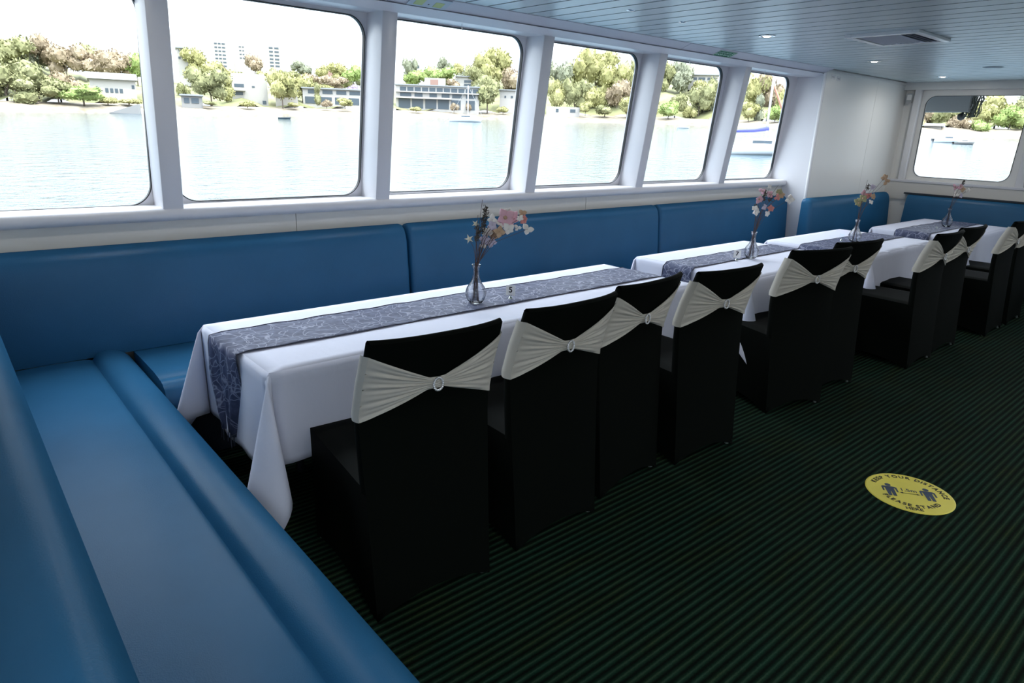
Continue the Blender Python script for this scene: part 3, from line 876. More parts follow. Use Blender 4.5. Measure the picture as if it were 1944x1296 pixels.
def c9(x, y): return 1640+x/4.05, 130+y/4.05
l7 = [('f', *c7(300, 310), .022, 'pet_p'), ('d', *c7(400, 185), .05, ''), ('f', *c7(340, 190), .018, 'pet_p'), ('f', *c7(430, 120), .012, 'pet_w'), ('f', *c7(460, 240), .022, 'pet_p'),
      ('f', *c7(570, 280), .022, 'pet_r'), ('f', *c7(590, 190), .018, 'pet_o'), ('f', *c7(660, 250), .022, 'pet_b'), ('f', *c7(520, 440), .02, 'pet_r'), ('f', *c7(800, 310), .026, 'pet_w'),
      ('d', *c7(280, 410), .03, ''), ('f', *c7(290, 500), .020, 'pet_w'), ('f', *c7(250, 450), .016, 'pet_w'), ('f', *c7(450, 520), .014, 'pet_w'), ('f', *c7(400, 420), .018, 'pet_g'), ('t', *c7(560, 95), 0, ''), ('d', *c7(520, 270), .03, '')]
l3 = [('d', *c3(545, 270), .03, ''), ('f', *c3(640, 300), .022, 'pet_g'), ('f', *c3(770, 150), .022, 'pet_b'), ('f', *c3(860, 210), .024, 'pet_b'), ('f', *c3(580, 440), .024, 'pet_r'), ('f', *c3(470, 480), .030, 'pet_o'), ('f', *c3(450, 560), .028, 'pet_o'), ('f', *c3(640, 450), .02, 'pet_b'), ('t', *c3(510, 190), 0, ''), ('f', *c3(620, 530), .016, 'pet_w'), ('f', *c3(500, 400), .018, 'pet_p')]
l4 = [('f', *c9(620, 935), .026, 'pet_p'), ('f', *c9(660, 930), .026, 'pet_p'), ('f', *c9(700, 950), .028, 'pet_b'), ('f', *c9(650, 985), .024, 'pet_w'), ('f', *c9(740, 955), .018, 'pet_w'), ('d', *c9(683, 890), .03, ''), ('f', *c9(690, 995), .02, 'pet_g'), ('t', *c9(770, 930), 0, '')]
ITEMS = [ITEMS0, itm(1425, 490, px_scale(VPOS[1]), l7), itm(1621, 459, px_scale(VPOS[2]), l3), itm(1796, 430, px_scale(VPOS[3]), l4)]
FL = ['dried bunch with large pink blossom, ivory stars and dark seed head, first table', 'dried pink and tan flowers with one pale blossom reaching right, on the second table', 'dried olive and coral flowers with a tan blossom reaching up right, on the third table', 'compact dried pink bunch on the farthest table in front of the end window']
VL = ['round bodied clear glass bud vase on the first table beside card five', 'clear glass bud vase on the second table beside card seven', 'clear glass bud vase on the third table', 'clear glass bud vase on the farthest table']
vb = MB().lathe(vprof, n=36)
v0 = None
for i, p in enumerate(VPOS):
    if v0 is None: v0 = vb.build('glass_vase', M['vase'], smooth=True); o = v0
    else: o = v0.copy(); col.objects.link(o)
    o.location = p; tag(o, VL[i], 'vase', 'glass bud vases on the runners')
    if i: o.scale = (1, 1, .97)
    spray(tuple(Vector(p)+Vector((0, 0, .0))), ITEMS[i], FL[i], 40+i)

def text_mesh(s, size, name, m, parent, mtx, extrude=.0004, bold=0.0, align='CENTER'):
    cu = bpy.data.curves.new(name, 'FONT'); cu.body = s; cu.size = size; cu.extrude = extrude; cu.offset = bold; cu.align_x = align; cu.align_y = 'CENTER'
    tmp = bpy.data.objects.new(name, cu); col.objects.link(tmp)
    dg = bpy.context.evaluated_depsgraph_get(); me = bpy.data.meshes.new_from_object(tmp.evaluated_get(dg))
    bpy.data.objects.remove(tmp)
    me.transform(mtx); me.materials.clear(); me.materials.append(m)
    o = bpy.data.objects.new(name, me); col.objects.link(o)
    if parent: o.parent = parent
    return o
# table number cards
CP = [(atz(969, 567, TZ+.007), '5', 'white number card 5 in a small silver clip stand on the first table'), (atz(1398, 494, TZ+.007), '7', 'white number card 7 in a small silver clip stand on the second table'),
      (atz(1597, 457, TZ+.007), None, 'small silver clip stand holding a clear card on the third table'), (atz(1778, 433, TZ+.007), None, 'tiny silver clip stand on the farthest table before the vase')]
for i, (p, num, lb) in enumerate(CP):
    yaw = math.atan2(-p.y, -p.x) + (-.25 if i != 1 else .0)      # faces the aisle
    t = empty('table_number_stand', p, yaw, lb, 'table number', 'table number stands')
    st = MB().lathe([(.0, .0), (.013, .0), (.0125, .004), (.006, .012), (.0035, .016), (.0045, .019), (.003, .022), (0, .023)], n=20).build('clip_stand', M['chrome'], t, smooth=True, angle=50)
    MB().box(-.0015, -.010, .018, .0030, .010, .0225).build('clip', M['chrome'], t)
    if i < 3:
        cw, chh = (.025, .056) if i < 2 else (.018, .045)
        card = MB().box(-.0007, -cw, .018, .0007, cw, .018+chh).build('card', M['card'] if i < 2 else M['pane'], t)
        if num:
            mtx = Matrix.Translation((.0011, 0, .018+chh*.54)) @ Matrix.Rotation(math.pi/2, 4, 'Z') @ Matrix.Rotation(math.pi/2, 4, 'X')
            text_mesh(num, .042, 'numeral', M['ink'], card, mtx, .0003, .0012)

# ================================================================== floor sticker
SC = Vector((3.31, .872, 0)); SR = .190
ang = math.atan2(.704-1.032+.03, 3.383-3.19+.012)          # reading direction
stk = empty('floor_sticker', SC, ang, 'round yellow keep your distance sticker on the green carpet', 'sticker')
MB().lathe([(0, .0035), (SR*.97, .0035), (SR, .002), (SR, .0005)], n=72).build('disc', M['yellow'], stk)
def ring_text(s, r, a_mid, size, up, sp=1.0):
    objs, ws = [], []
    for c in s:
        if c == ' ': objs.append(None); ws.append(size*.40); continue
        o = text_mesh(c, size, 'letter', M['ink'], None, Matrix.Identity(4), .0003, .0011)
        xs = [v.co.x for v in o.data.vertices]; objs.append(o); ws.append((max(xs)-min(xs)+size*.16)*sp)
    pos = -sum(ws)/2
    for o, wdt in zip(objs, ws):
        mid = pos+wdt/2; pos += wdt
        if o is None: continue
        if up: a = a_mid - mid/r; rot = a-math.pi/2
        else: a = a_mid + mid/r; rot = a+math.pi/2
        o.data.transform(Matrix.Translation((r*math.cos(a), r*math.sin(a), .0042)) @ Matrix.Rotation(rot, 4, 'Z'))
    return [o for o in objs if o]
for o_ in ring_text('KEEP YOUR DISTANCE', .155, math.radians(76), .034, True, 1.02): o_.parent = stk
for o_ in ring_text('PLEASE STAND', .130, math.radians(-97), .033, False, 1.0): o_.parent = stk
text_mesh('HERE', .032, 'lettering', M['ink'], stk, Matrix.Translation((-.020, -.158, .0042)), .0003, .0006)
text_mesh('1.5m', .038, 'lettering', M['navy'], stk, Matrix.Translation((0, .020, .0042)), .0003, .0003)
MB().box(-.032, -.0125, .0038, .032, -.0095, .0046).add([(-.045, -.011, .0043), (-.030, -.003, .0043), (-.030, -.019, .0043)], [(0, 1, 2)]).add([(.045, -.011, .0043), (.030, -.003, .0043), (.030, -.019, .0043)], [(0, 1, 2)]).build('arrow', M['ink'], stk)
for sx in (-1, 1):
    cx = sx*.083; fg = MB()
    fg.disc((cx, .052, .0044), .0135, 20)
    def lb_(pts): fg.add([(cx+x_, y_, .0044) for x_, y_ in pts], [tuple(range(len(pts)))])
    lb_([(-.034, .030), (-.026, .037), (.026, .037), (.034, .030), (.034, -.014), (.027, -.014), (.025, .020), (-.025, .020), (-.027, -.014), (-.034, -.014)])
    lb_([(-.020, .022), (.020, .022), (.018, -.055), (.003, -.055), (.001, -.012), (-.001, -.012), (-.003, -.055), (-.018, -.055)])
    fg.build('pictogram', M['navy'], stk)

# ================================================================== ceiling fittings
for i, (px, py) in enumerate(((1456, 68), (1660, 116), (1790, 145))):
    p = atz(px, py, CZ)
    t = empty('downlight', (p.x, p.y, CZ), 0, ['recessed ceiling downlight between the vent and the green sign', 'recessed ceiling downlight above the white bulkhead', 'recessed ceiling downlight closest to the end window'][i], 'downlight', 'recessed ceiling downlights')
    MB().lathe([(.058, 0.002), (.060, -.004), (.048, -.007), (.040, -.002), (.036, .012)], n=32).build('bezel', M['chrome'], t, smooth=True, angle=50)
    MB().lathe([(.0001, -.011), (.016, -.010), (.025, -.007), (.030, -.001)], n=28).build('lens', M['lampglow'], t)
def lamp_at(x, y):
    l = bpy.data.objects.new('downlight_lamp', bpy.data.lights.new('downlight_lamp', 'AREA')); col.objects.link(l)
    l.data.shape = 'DISK'; l.data.size = .045; l.data.energy = 3.8; l.data.color = (1.0, .95, .88); l.location = (x, y, CZ-.013)
for px, py in ((1456, 68), (1660, 116), (1790, 145)):
    p = atz(px, py, CZ); lamp_at(p.x, p.y)
for i, (x_, y_) in enumerate(((.77, 2.85), (2.77, 2.85), (.77, .3), (2.77, .3), (4.77, .3), (6.78, .3), (8.65, .3), (.77, -2.2), (2.77, -2.2), (4.77, -2.2), (6.78, -2.2), (8.65, -2.2))):  # unseen downlights added for more top light on the bench seats
    t = empty('downlight', (x_, y_, CZ), 0, 'recessed ceiling downlight outside the picture', 'downlight', 'recessed downlights beyond the frame')
    MB().lathe([(.058, 0.002), (.060, -.004), (.048, -.007), (.040, -.002), (.036, .012)], n=32).build('bezel', M['chrome'], t, smooth=True, angle=50)
    MB().lathe([(.0001, -.011), (.016, -.010), (.025, -.007), (.030, -.001)], n=28).build('lens', M['lampglow'], t)
    lamp_at(x_, y_)
for i, (px, py) in enumerate(((1197, 19.5), (1295, 42))):  # chrome discs put in to stand for bright glints on the slats
    p = atz(px, py, CZ)
    g = MB().lathe([(0, -.006), (.018, -.005), (.026, .0), (.026, .002)], n=24).build('ceiling_button', M['chrome'], smooth=True, angle=50)
    g.location = (p.x, p.y, CZ); tag(g, ['small bright round fitting on the ceiling, nearer of two in front of the downlights', 'small bright round fitting on the ceiling, closer to the green sign'][i], 'ceiling fitting')
p = atz(1886, 127.5, CZ)
g = MB().lathe([(0, -.012), (.06, -.012), (.085, -.004), (.088, .002)], n=32).build('smoke_detector', M['slat'], smooth=True, angle=50); g.location = (p.x, p.y, CZ)
tag(g, 'flat round grey disc on the ceiling right of the vent', 'smoke detector')
# air vent
va = [atz(*q, CZ) for q in ((1603, 65.3), (1755.5, 57.5), (1807, 75.5), (1662, 82))]
vx0, vx1 = 5.02, 5.60; vy0, vy1 = 1.875, 2.355
vt = empty('ceiling_vent', ((vx0+vx1)/2, (vy0+vy1)/2, CZ), 0, 'white rectangular air conditioning vent with louvres in the slatted ceiling', 'vent')
hx, hy = (vx1-vx0)/2, (vy1-vy0)/2
fr = MB()
W_ = .045
for a in ((-hx, -hy, hx, -hy+W_), (-hx, hy-W_, hx, hy), (-hx, -hy+W_, -hx+W_, hy-W_), (hx-W_, -hy+W_, hx, hy-W_)):
    fr.box(a[0], a[1], -.020, a[2], a[3], .001)
fr.build('vent_frame', M['trimw'], vt, bevel=.004, seg=2)
MB().box(-hx+.02, -hy+.02, .0, hx-.02, hy-.02, .004).build('backing', M['dark'], vt)
for j in range(12):
    yy = -hy+W_+.006+j*(2*hy-2*W_-.02)/12
    MB().add([(-hx+W_, yy, -.005), (hx-W_, yy, -.005), (hx-W_, yy+.024, -.018), (-hx+W_, yy+.024, -.018), (-hx+W_, yy, -.003), (hx-W_, yy, -.003), (hx-W_, yy+.024, -.016), (-hx+W_, yy+.024, -.016)] if j > 3 else [(-hx+W_, yy, -.018), (hx-W_, yy, -.018), (hx-W_, yy+.016, -.005), (-hx+W_, yy+.016, -.005), (-hx+W_, yy, -.016), (hx-W_, yy, -.016), (hx-W_, yy+.016, -.003), (-hx+W_, yy+.016, -.003)],
             [(0, 1, 2, 3), (7, 6, 5, 4), (0, 4, 5, 1), (2, 6, 7, 3)]).build('louvre', M['header'], vt)

# green lifejacket sign on the fascia
fn = Vector((0, -.041, -.103)).normalized(); fn = Vector((0, -.386, -.922)).normalized()     # fascia normal (down and inward)
def fascia_pt(x, t):    # t 0..1 from ceiling edge to lower seam
    return Vector((x, 3.462+(3.565-3.462)*t, CZ-.004+(2.247-CZ+.004)*t))
fd = (fascia_pt(0, 1)-fascia_pt(0, 0)); fl = fd.length; fd.normalize()
fnn = Vector((1, 0, 0)).cross(fd).normalized()
if fnn.z > 0: fnn = -fnn
def on_fascia(x, t, off): return fascia_pt(x, t) + fnn*off
# local frame: X along wall (reading left to right = +X), Y up the fascia, Z out
FM = Matrix(((1, -fd.x, fnn.x, 0), (0, -fd.y, fnn.y, 0), (0, -fd.z, fnn.z, 0), (0, 0, 0, 1)))
sg = bpy.data.objects.new('lifejacket_sign', None); col.objects.link(sg)
pc = on_fascia(5.375, .56, .001); sg.matrix_world = Matrix.Translation(pc) @ FM; sg.empty_display_size = .05
tag(sg, 'small green lifejacket sign on the sloping fascia above the windows', 'sign')
MB().box(-.125, -.043, 0, .125, .043, .003).build('sign_plate', M['mint'], sg)
MB().box(-.118, -.038, .0028, .118, .038, .0036).build('green_panel', M['green'], sg)
text_mesh('LIFEJACKETS', .030, 'lettering', M['mint'], sg, Matrix.Translation((-.025, .017, .004)), .0003, .0004)
text_mesh('UNDER SEATS', .030, 'lettering', M['mint'], sg, Matrix.Translation((-.025, -.015, .004)), .0003, .0004)
MB().box(.078, -.032, .0035, .112, .032, .0045).build('pictogram_panel', M['mint'], sg)
MB().disc((.095, .020, .005), .007, 14).add([(.084, .010, .005), (.106, .010, .005), (.106, -.012, .005), (.084, -.012, .005)], [(0, 1, 2, 3)]).add([(.087, -.014, .005), (.103, -.014, .005), (.101, -.028, .005), (.089, -.028, .005)], [(0, 1, 2, 3)]).build('pictogram', M['green'], sg)
# pale instruction plate with two lime patches, above the second window
sg2 = bpy.data.objects.new('instruction_plate', None); col.objects.link(sg2)
sg2.matrix_world = Matrix.Translation(on_fascia(2.365, .50, .001)) @ FM
tag(sg2, 'pale instruction plate with two lime patches on the fascia at the top edge', 'sign')
MB().box(-.14, -.048, 0, .12, .05, .003).build('sign_plate', M['plate'], sg2)
MB().box(-.105, -.030, .0028, -.045, .035, .004).build('lime_patch', M['lime'], sg2)
MB().box(.025, -.030, .0028, .085, .020, .004).build('lime_patch', M['lime'], sg2)
MB().disc((-.010, -.012, .0042), .006, 12).build('arrow_mark', M['ink'], sg2)
# hooks on the header soffit
for i, (px, py) in enumerate(((877, 50), (1309, 117), (1452, 138))):
    p = aty(px, py, 3.70)
    o = MB().tube([(0, 0, .008), (0, 0, -.020), (.004, 0, -.030), (.010, 0, -.030), (.012, 0, -.022)], .0022, 6).build('curtain_hook', M['chrome'], smooth=True)
    o.location = (p.x, 3.70, 2.208); tag(o, ['small chrome hook hanging at the top of the third side window', 'small chrome hook at the top of the fifth side window', 'small chrome hook at the top of the last side window'][i], 'hook', 'hooks above the windows')
# small labels and box on the bulkhead
p = aty(1582, 146, YP)
for dx, nm, lb in ((0, 'wall_label', 'small pale label at the top corner of the white bulkhead, nearer the trim'), (.13, 'wall_label', 'small pale label at the top of the white bulkhead, second from the trim')):
    o = MB().box(-.045, -.003, -.022, .045, 0, .022).build(nm, M['trimw']); o.location = (p.x+dx, YP, p.z-(.01 if dx else 0)); tag(o, lb, 'label')
    MB().box(-.034, -.0036, -.006, .020, -.0030, .004).build('print', M['grey'], o)
o = MB().box(-.02, -.035, -.055, 0, .035, .055).build('switch_box', M['grey'], bevel=.004, seg=2)
o.location = (XE-.032, 3.475, 2.11); tag(o, 'small grey box in the corner left of the end window', 'switch box')
o2 = MB().box(-.023, -.026, -.022, -.0195, .026, .040).build('cover_plate', M['panel'], o)

# ================================================================== outside
WM = mat('harbour_water', (.03, .07, .09), .06, spec=.25)
def water():
    m = WM
    v = coords(m, 'Object', (1, 1, 1))
    n1 = N(m, 'ShaderNodeTexNoise'); n1.inputs['Scale'].default_value = 1.1; n1.inputs['Detail'].default_value = 5; n1.inputs['Roughness'].default_value = .6
    L(m, v, n1.inputs['Vector'])
    n2 = N(m, 'ShaderNodeTexNoise'); n2.inputs['Scale'].default_value = .045; n2.inputs['Detail'].default_value = 3
    L(m, v, n2.inputs['Vector'])
    L(m, ramp(m, n2.outputs['Fac'], [(.35, (.010, .045, .075)), (.65, (.03, .065, .09))]), bsdf(m).inputs['Base Color'])
    bump(m, n1.outputs['Fac'], .8, .11)
water()
def tilt_obj(o):
    # lays an object modelled on z=0 onto the tilted water surface
    n = Vector((-WA, -WB, 1)).normalized()
    o.matrix_world = Matrix.Translation((0, 0, WZ)) @ n.to_track_quat('Z', 'Y').to_matrix().to_4x4() if False else Matrix(((1, 0, 0, 0), (0, 1, 0, 0), (WA, WB, 1, WZ), (0, 0, 0, 1)))
wmb = MB().grid(lambda u, v: (-700+1600*u, -500+1300*v, zw(-700+1600*u, -500+1300*v)), 8, 8)
wo = wmb.build('harbour_water', WM); struct(wo)

# hull and side deck edge of the ferry itself, below the windows
struct(MB().box(XB-1, 4.06, -1.7, XE+.6, 4.12, .9).build('wall_hull', M['white']))
struct(MB().box(XE+.08, YR-.2, -.2, XE+2.2, 4.1, -.05).build('floor_foredeck', M['grey']))

SHORE = [(-260, 170), (0, 166), (440, 182), (900, 225), (1180, 227), (1340, 217), (1560, 190), (1740, 170), (1900, 186), (2300, 190)]
def shore_D(px):
    for (a, d), (b_, e) in zip(SHORE, SHORE[1:]):
        if a <= px <= b_: return d+(e-d)*(px-a)/(b_-a)
    return SHORE[0][1] if px < SHORE[0][0] else SHORE[-1][1]
YOBS = [(-260, 207), (0, 212), (440, 218), (900, 224), (1000, 229), (1180, 234), (1340, 240), (1740, 261), (1900, 264), (2300, 275)]
def yobs(px):
    for (a, d), (b_, e) in zip(YOBS, YOBS[1:]):
        if a <= px <= b_: return d+(e-d)*(px-a)/(b_-a)
    return YOBS[0][1] if px < 0 else YOBS[-1][1]
M['sand'] = mat('sandstone_shore', (.2, .17, .12), .9); noise_col(M['sand'], (.13, .105, .07), (.25, .22, .18), .5, 6)
M['lawn'] = mat('hillside', (.20, .24, .08), .95); noise_col(M['lawn'], (.10, .11, .045), (.20, .20, .10), .15, 4)
def shore_mesh():
    mb = MB(); rows = []
    pxs = list(range(-260, 2301, 20))
    for px in pxs:
        D = shore_D(px)*(1+.004*math.sin(px*.13)); b0 = atd(px, 200, D)
        dirv = Vector((b0.x, b0.y, 0)).normalized()
        row = []
        for dd, hgt in ((-1.5, -.8), (0, .1), (1.2, .5+.2*math.sin(px*.21)), (4, 1.1), (9, 1.6), (12, 1.9)):
            q = dirv*(D+dd); row.append((q.x, q.y, zw(q.x, q.y)+hgt))
        rows.append(row)
    n = len(rows[0]); vs = [p for r in rows for p in r]
    mb.add(vs, [(i*n+j, (i+1)*n+j, (i+1)*n+j+1, i*n+j+1) for i in range(len(rows)-1) for j in range(n-1)])
    return mb
struct(shore_mesh().build('beach', M['sand'], smooth=True))
HILL = [(-260, 90), (0, 92), (60, 85), (140, 110), (260, 120), (330, 128), (560, 140), (700, 150), (760, 150), (880, 135), (960, 110), (1060, 120), (1100, 108), (1200, 110), (1300, 125), (1500, 150), (1740, 195), (1800, 190), (1944, 190), (2300, 190)]
def hill_mesh():
    mb = MB(); rows = []
    def hy(px):
        for (a, d), (b_, e) in zip(HILL, HILL[1:]):
            if a <= px <= b_: return d+(e-d)*(px-a)/(b_-a)
        return 150
    for px in range(-260, 2301, 20):
        D0 = shore_D(px)+12; row = []
        dirv = atd(px, 200, 1); dirv = Vector((dirv.x, dirv.y, 0)).normalized()
        top = atd(px, hy(px)+26, D0+75).z
        base = dirv*D0; zb = zw(base.x, base.y)+1.9
        for t in (0, .12, .35, .7, 1, 1.3):
            q = dirv*(D0+75*t); zz = zb + (top-zb)*(t**.8 if t <= 1 else 1-(t-1)*.3)
            row.append((q.x, q.y, zz+.8*math.sin(px*.07+t*5)))
        rows.append(row)
    n = len(rows[0]); vs = [p for r in rows for p in r]
    mb.add(vs, [(i*n+j, (i+1)*n+j, (i+1)*n+j+1, i*n+j+1) for i in range(len(rows)-1) for j in range(n-1)])
    return mb
struct(hill_mesh().build('hill', M['lawn'], smooth=True))

# ---- trees
def leafmat(name, a, b_):
    m = mat(name, a, .9, spec=.1); noise_col(m, a, b_, 2.2, 4); return m
LEAF = {'olive': leafmat('olive_leaves', (0.137, 0.144, 0.068), (0.262, 0.262, 0.144)), 'yellow': leafmat('yellow_green_leaves', (0.199, 0.199, 0.082), (0.337, 0.324, 0.162)),
        'lime': leafmat('bright_green_leaves', (0.162, 0.230, 0.068), (0.287, 0.343, 0.144)), 'brown': leafmat('russet_leaves', (0.199, 0.156, 0.106), (0.312, 0.256, 0.187)),
        'grey': leafmat('grey_green_leaves', (0.137, 0.150, 0.106), (0.238, 0.250, 0.187)), 'mauve': leafmat('mauve_blossom', (0.262, 0.212, 0.312), (0.343, 0.300, 0.386))}
M['bark'] = mat('pale_bark', (.16, .13, .11), .9)
_tree_cache = {}
def crown_mesh(kind, colour):
    key = (kind, colour)
    if key in _tree_cache: return _tree_cache[key]
    rnd = random.Random(hash(kind)*7 % 1000 + kind*31); mb = MB()
    lobes = []
    nl = 9 if kind < 3 else 6
    for i in range(nl):
        a = rnd.uniform(0, 6.28); r = rnd.uniform(.1, .62) if i else 0; z = rnd.uniform(.30, .86) if kind != 2 else rnd.uniform(.50, .85)
        if kind == 4: z = rnd.uniform(.15, .9); r *= .5
        lobes.append(((r*math.cos(a), r*math.sin(a), z), rnd.uniform(.26, .42)*(1 if kind != 3 else .85)))
    for c, r in lobes:
        st = random.getstate(); random.seed(int(r*1e5)); mb.ball(c, r*.86, 2, sc=(1, 1, .72), jit=.16); random.setstate(st)
        for _ in range(120):
            th, u = rnd.uniform(0, 6.28), rnd.uniform(-1, 1); s = math.sqrt(1-u*u); k_ = r*rnd.uniform(.86, 1.12)
            p = Vector((c[0]+k_*s*math.cos(th), c[1]+k_*s*math.sin(th), c[2]+k_*u*.72))
            d = Vector((rnd.uniform(-1, 1), rnd.uniform(-1, 1), rnd.uniform(-1, 1))).normalized(); e = d.cross(Vector((rnd.uniform(-1, 1), rnd.uniform(-1, 1), rnd.uniform(-1, 1)))).normalized()
            q = .055
            mb.add([p-d*q, p+e*q*.6, p+d*q, p-e*q*.6], [(0, 1, 2, 3)])
    o = mb.build('crown', LEAF[colour]); me = o.data; bpy.data.objects.remove(o)
    _tree_cache[key] = me; return me
_trunk = None
def trunk_mesh():
    global _trunk
    if _trunk: return _trunk
    mb = MB().tube([(0, 0, -.06), (.01, 0, .2), (0, .02, .45), (.02, 0, .7)], [.035, .028, .022, .012], 7)
    for a in (0.5, 2.4, 4.3):
        mb.tube([(0, 0, .22), (.14*math.cos(a), .14*math.sin(a), .42), (.3*math.cos(a), .3*math.sin(a), .6)], [.018, .013, .007], 6)
    o = mb.build('trunk', M['bark'], smooth=True); _trunk = o.data; bpy.data.objects.remove(o); return _trunk
def tree(px, yt, yb, wpx, colour, kind, dback, label, name='tree', cat='tree', group=None):
    D = shore_D(px)+dback
    b_ = atd(px, yb, D); t_ = atd(px, yt, D); h = max(1.0, t_.z-b_.z)
    wd = wpx*D/F*.62
    r = empty(name, (b_.x, b_.y, b_.z), random.uniform(0, 6), label, cat, group)
    r.scale = (wd, wd, h*.92)
    c = bpy.data.objects.new('crown', crown_mesh(kind, colour)); col.objects.link(c); c.parent = r
    tk = bpy.data.objects.new('trunk', trunk_mesh()); col.objects.link(tk); tk.parent = r
    return r
VIEW = ['first side window', 'second side window', 'third side window', 'fourth side window', 'fifth side window', 'last side window', 'end window']
CN = {'olive': 'olive green', 'yellow': 'yellow green', 'lime': 'bright green', 'brown': 'russet brown', 'grey': 'grey green', 'mauve': 'mauve flowering'}
TR = {
 0: [(15, 68, 150, 70, 'olive', 0, 60), (62, 64, 135, 62, 'grey', 3, 64), (97, 66, 140, 48, 'brown', 1, 60), (128, 84, 150, 56, 'brown', 0, 52), (167, 82, 150, 52, 'olive', 1, 58), (200, 95, 155, 62, 'brown', 2, 50), (232, 102, 160, 54, 'brown', 0, 46), (262, 98, 160, 46, 'lime', 1, 44),
     (15, 112, 196, 78, 'olive', 0, 14), (75, 122, 197, 74, 'olive', 1, 13), (116, 112, 190, 60, 'brown', 3, 22), (45, 150, 198, 60, 'olive', 4, 9), (112, 150, 197, 56, 'olive', 2, 9), (160, 162, 199, 70, 'lime', 2, 6), (205, 178, 198, 36, 'yellow', 3, 8), (245, 182, 198, 50, 'yellow', 3, 7), (-40, 70, 198, 90, 'olive', 0, 20)],
 1: [(348, 145, 185, 26, 'olive', 3, 30), (418, 108, 150, 34, 'brown', 3, 52), (430, 140, 190, 36, 'yellow', 4, 20), (468, 135, 165, 30, 'brown', 3, 48), (500, 128, 150, 30, 'yellow', 3, 52), (552, 126, 150, 40, 'olive', 3, 46), (590, 140, 172, 40, 'brown', 2, 36), (618, 150, 176, 40, 'yellow', 3, 28), (604, 158, 198, 22, 'olive', 4, 12), (655, 138, 170, 34, 'olive', 3, 46), (684, 130, 165, 26, 'grey', 3, 50), (470, 186, 204, 34, 'yellow', 3, 6), (400, 188, 200, 30, 'olive', 3, 5), (375, 92, 150, 44, 'yellow', 0, 60), (400, 115, 165, 50, 'yellow', 1, 40), (402, 130, 197, 62, 'olive', 0, 12), (360, 122, 150, 30, 'yellow', 3, 44), (445, 122, 160, 50, 'yellow', 3, 40), (485, 102, 145, 36, 'brown', 1, 58), (537, 133, 203, 54, 'yellow', 2, 10), (575, 142, 192, 56, 'yellow', 0, 24), (575, 115, 150, 36, 'grey', 1, 48), (610, 112, 150, 34, 'yellow', 3, 50), (632, 145, 176, 46, 'brown', 0, 30), (672, 122, 165, 40, 'lime', 1, 44), (667, 152, 180, 30, 'mauve', 3, 26), (560, 190, 204, 30, 'yellow', 3, 6), (620, 182, 205, 26, 'brown', 3, 6), (655, 186, 206, 28, 'yellow', 2, 5), (645, 120, 160, 40, 'yellow', 0, 54)],
 2: [(765, 150, 172, 20, 'brown', 3, 26), (830, 140, 166, 30, 'yellow', 3, 34), (870, 118, 150, 26, 'yellow', 1, 60), (905, 160, 205, 26, 'grey', 4, 18), (778, 110, 160, 26, 'grey', 0, 52), (787, 132, 170, 46, 'lime', 1, 38), (840, 128, 168, 56, 'lime', 0, 40), (812, 118, 150, 26, 'yellow', 3, 54), (846, 108, 150, 30, 'grey', 1, 56), (880, 122, 165, 30, 'grey', 3, 46), (860, 150, 178, 30, 'brown', 2, 30), (920, 100, 170, 46, 'yellow', 1, 42), (948, 92, 165, 56, 'yellow', 0, 48), (975, 105, 180, 56, 'brown', 3, 40), (925, 140, 212, 58, 'olive', 1, 9), (900, 125, 180, 40, 'olive', 0, 34), (862, 188, 212, 20, 'brown', 3, 6), (890, 186, 212, 16, 'brown', 3, 6), (790, 198, 212, 26, 'yellow', 3, 5), (955, 196, 215, 26, 'yellow', 3, 6)],
 3: [(1065, 118, 190, 50, 'grey', 0, 40), (1092, 100, 180, 54, 'yellow', 1, 46), (1130, 94, 180, 66, 'yellow', 0, 50), (1175, 104, 190, 60, 'olive', 3, 44), (1205, 112, 190, 50, 'olive', 1, 42), (1055, 150, 216, 44, 'yellow', 2, 12), (1090, 150, 216, 46, 'olive', 0, 14), (1130, 142, 212, 60, 'yellow', 3, 20), (1170, 150, 214, 50, 'brown', 1, 18), (1111, 192, 219, 24, 'yellow', 2, 5), (1148, 190, 220, 44, 'olive', 3, 7), (1190, 186, 222, 44, 'yellow', 0, 8), (1160, 120, 190, 56, 'yellow', 0, 34)],
 4: [(1262, 118, 180, 44, 'olive', 0, 46), (1290, 112, 190, 54, 'grey', 1, 50), (1280, 155, 225, 50, 'olive', 3, 20), (1268, 192, 228, 42, 'lime', 2, 8), (1325, 160, 226, 50, 'olive', 0, 16), (1345, 158, 228, 40, 'grey', 1, 20), (1360, 150, 228, 40, 'olive', 0, 22), (1308, 190, 228, 30, 'yellow', 3, 14), (1240, 150, 225, 36, 'yellow', 4, 16), (1335, 140, 180, 50, 'yellow', 3, 52)],
 5: [(1425, 140, 225, 50, 'yellow', 0, 30), (1455, 135, 230, 56, 'brown', 1, 34), (1487, 145, 232, 46, 'yellow', 3, 32), (1420, 192, 234, 36, 'yellow', 2, 8), (1440, 180, 234, 30, 'grey', 4, 12), (1470, 200, 236, 36, 'lime', 2, 8), (1395, 160, 232, 40, 'olive', 1, 20), (1500, 165, 236, 40, 'olive', 0, 14)],
 6: [(1755, 198, 250, 34, 'brown', 0, 26), (1785, 195, 252, 40, 'olive', 1, 22), (1815, 205, 252, 44, 'brown', 3, 14), (1850, 196, 252, 46, 'yellow', 0, 18), (1885, 178, 250, 60, 'yellow', 1, 26), (1912, 200, 254, 50, 'lime', 2, 12), (1940, 172, 252, 46, 'grey', 4, 22), (1862, 215, 254, 40, 'lime', 3, 8), (1738, 212, 250, 24, 'yellow', 3, 14), (1960, 190, 254, 60, 'olive', 0, 18)],
}
SHP = {0: 'rounded', 1: 'broad', 2: 'flat topped', 3: 'low spreading', 4: 'slender'}
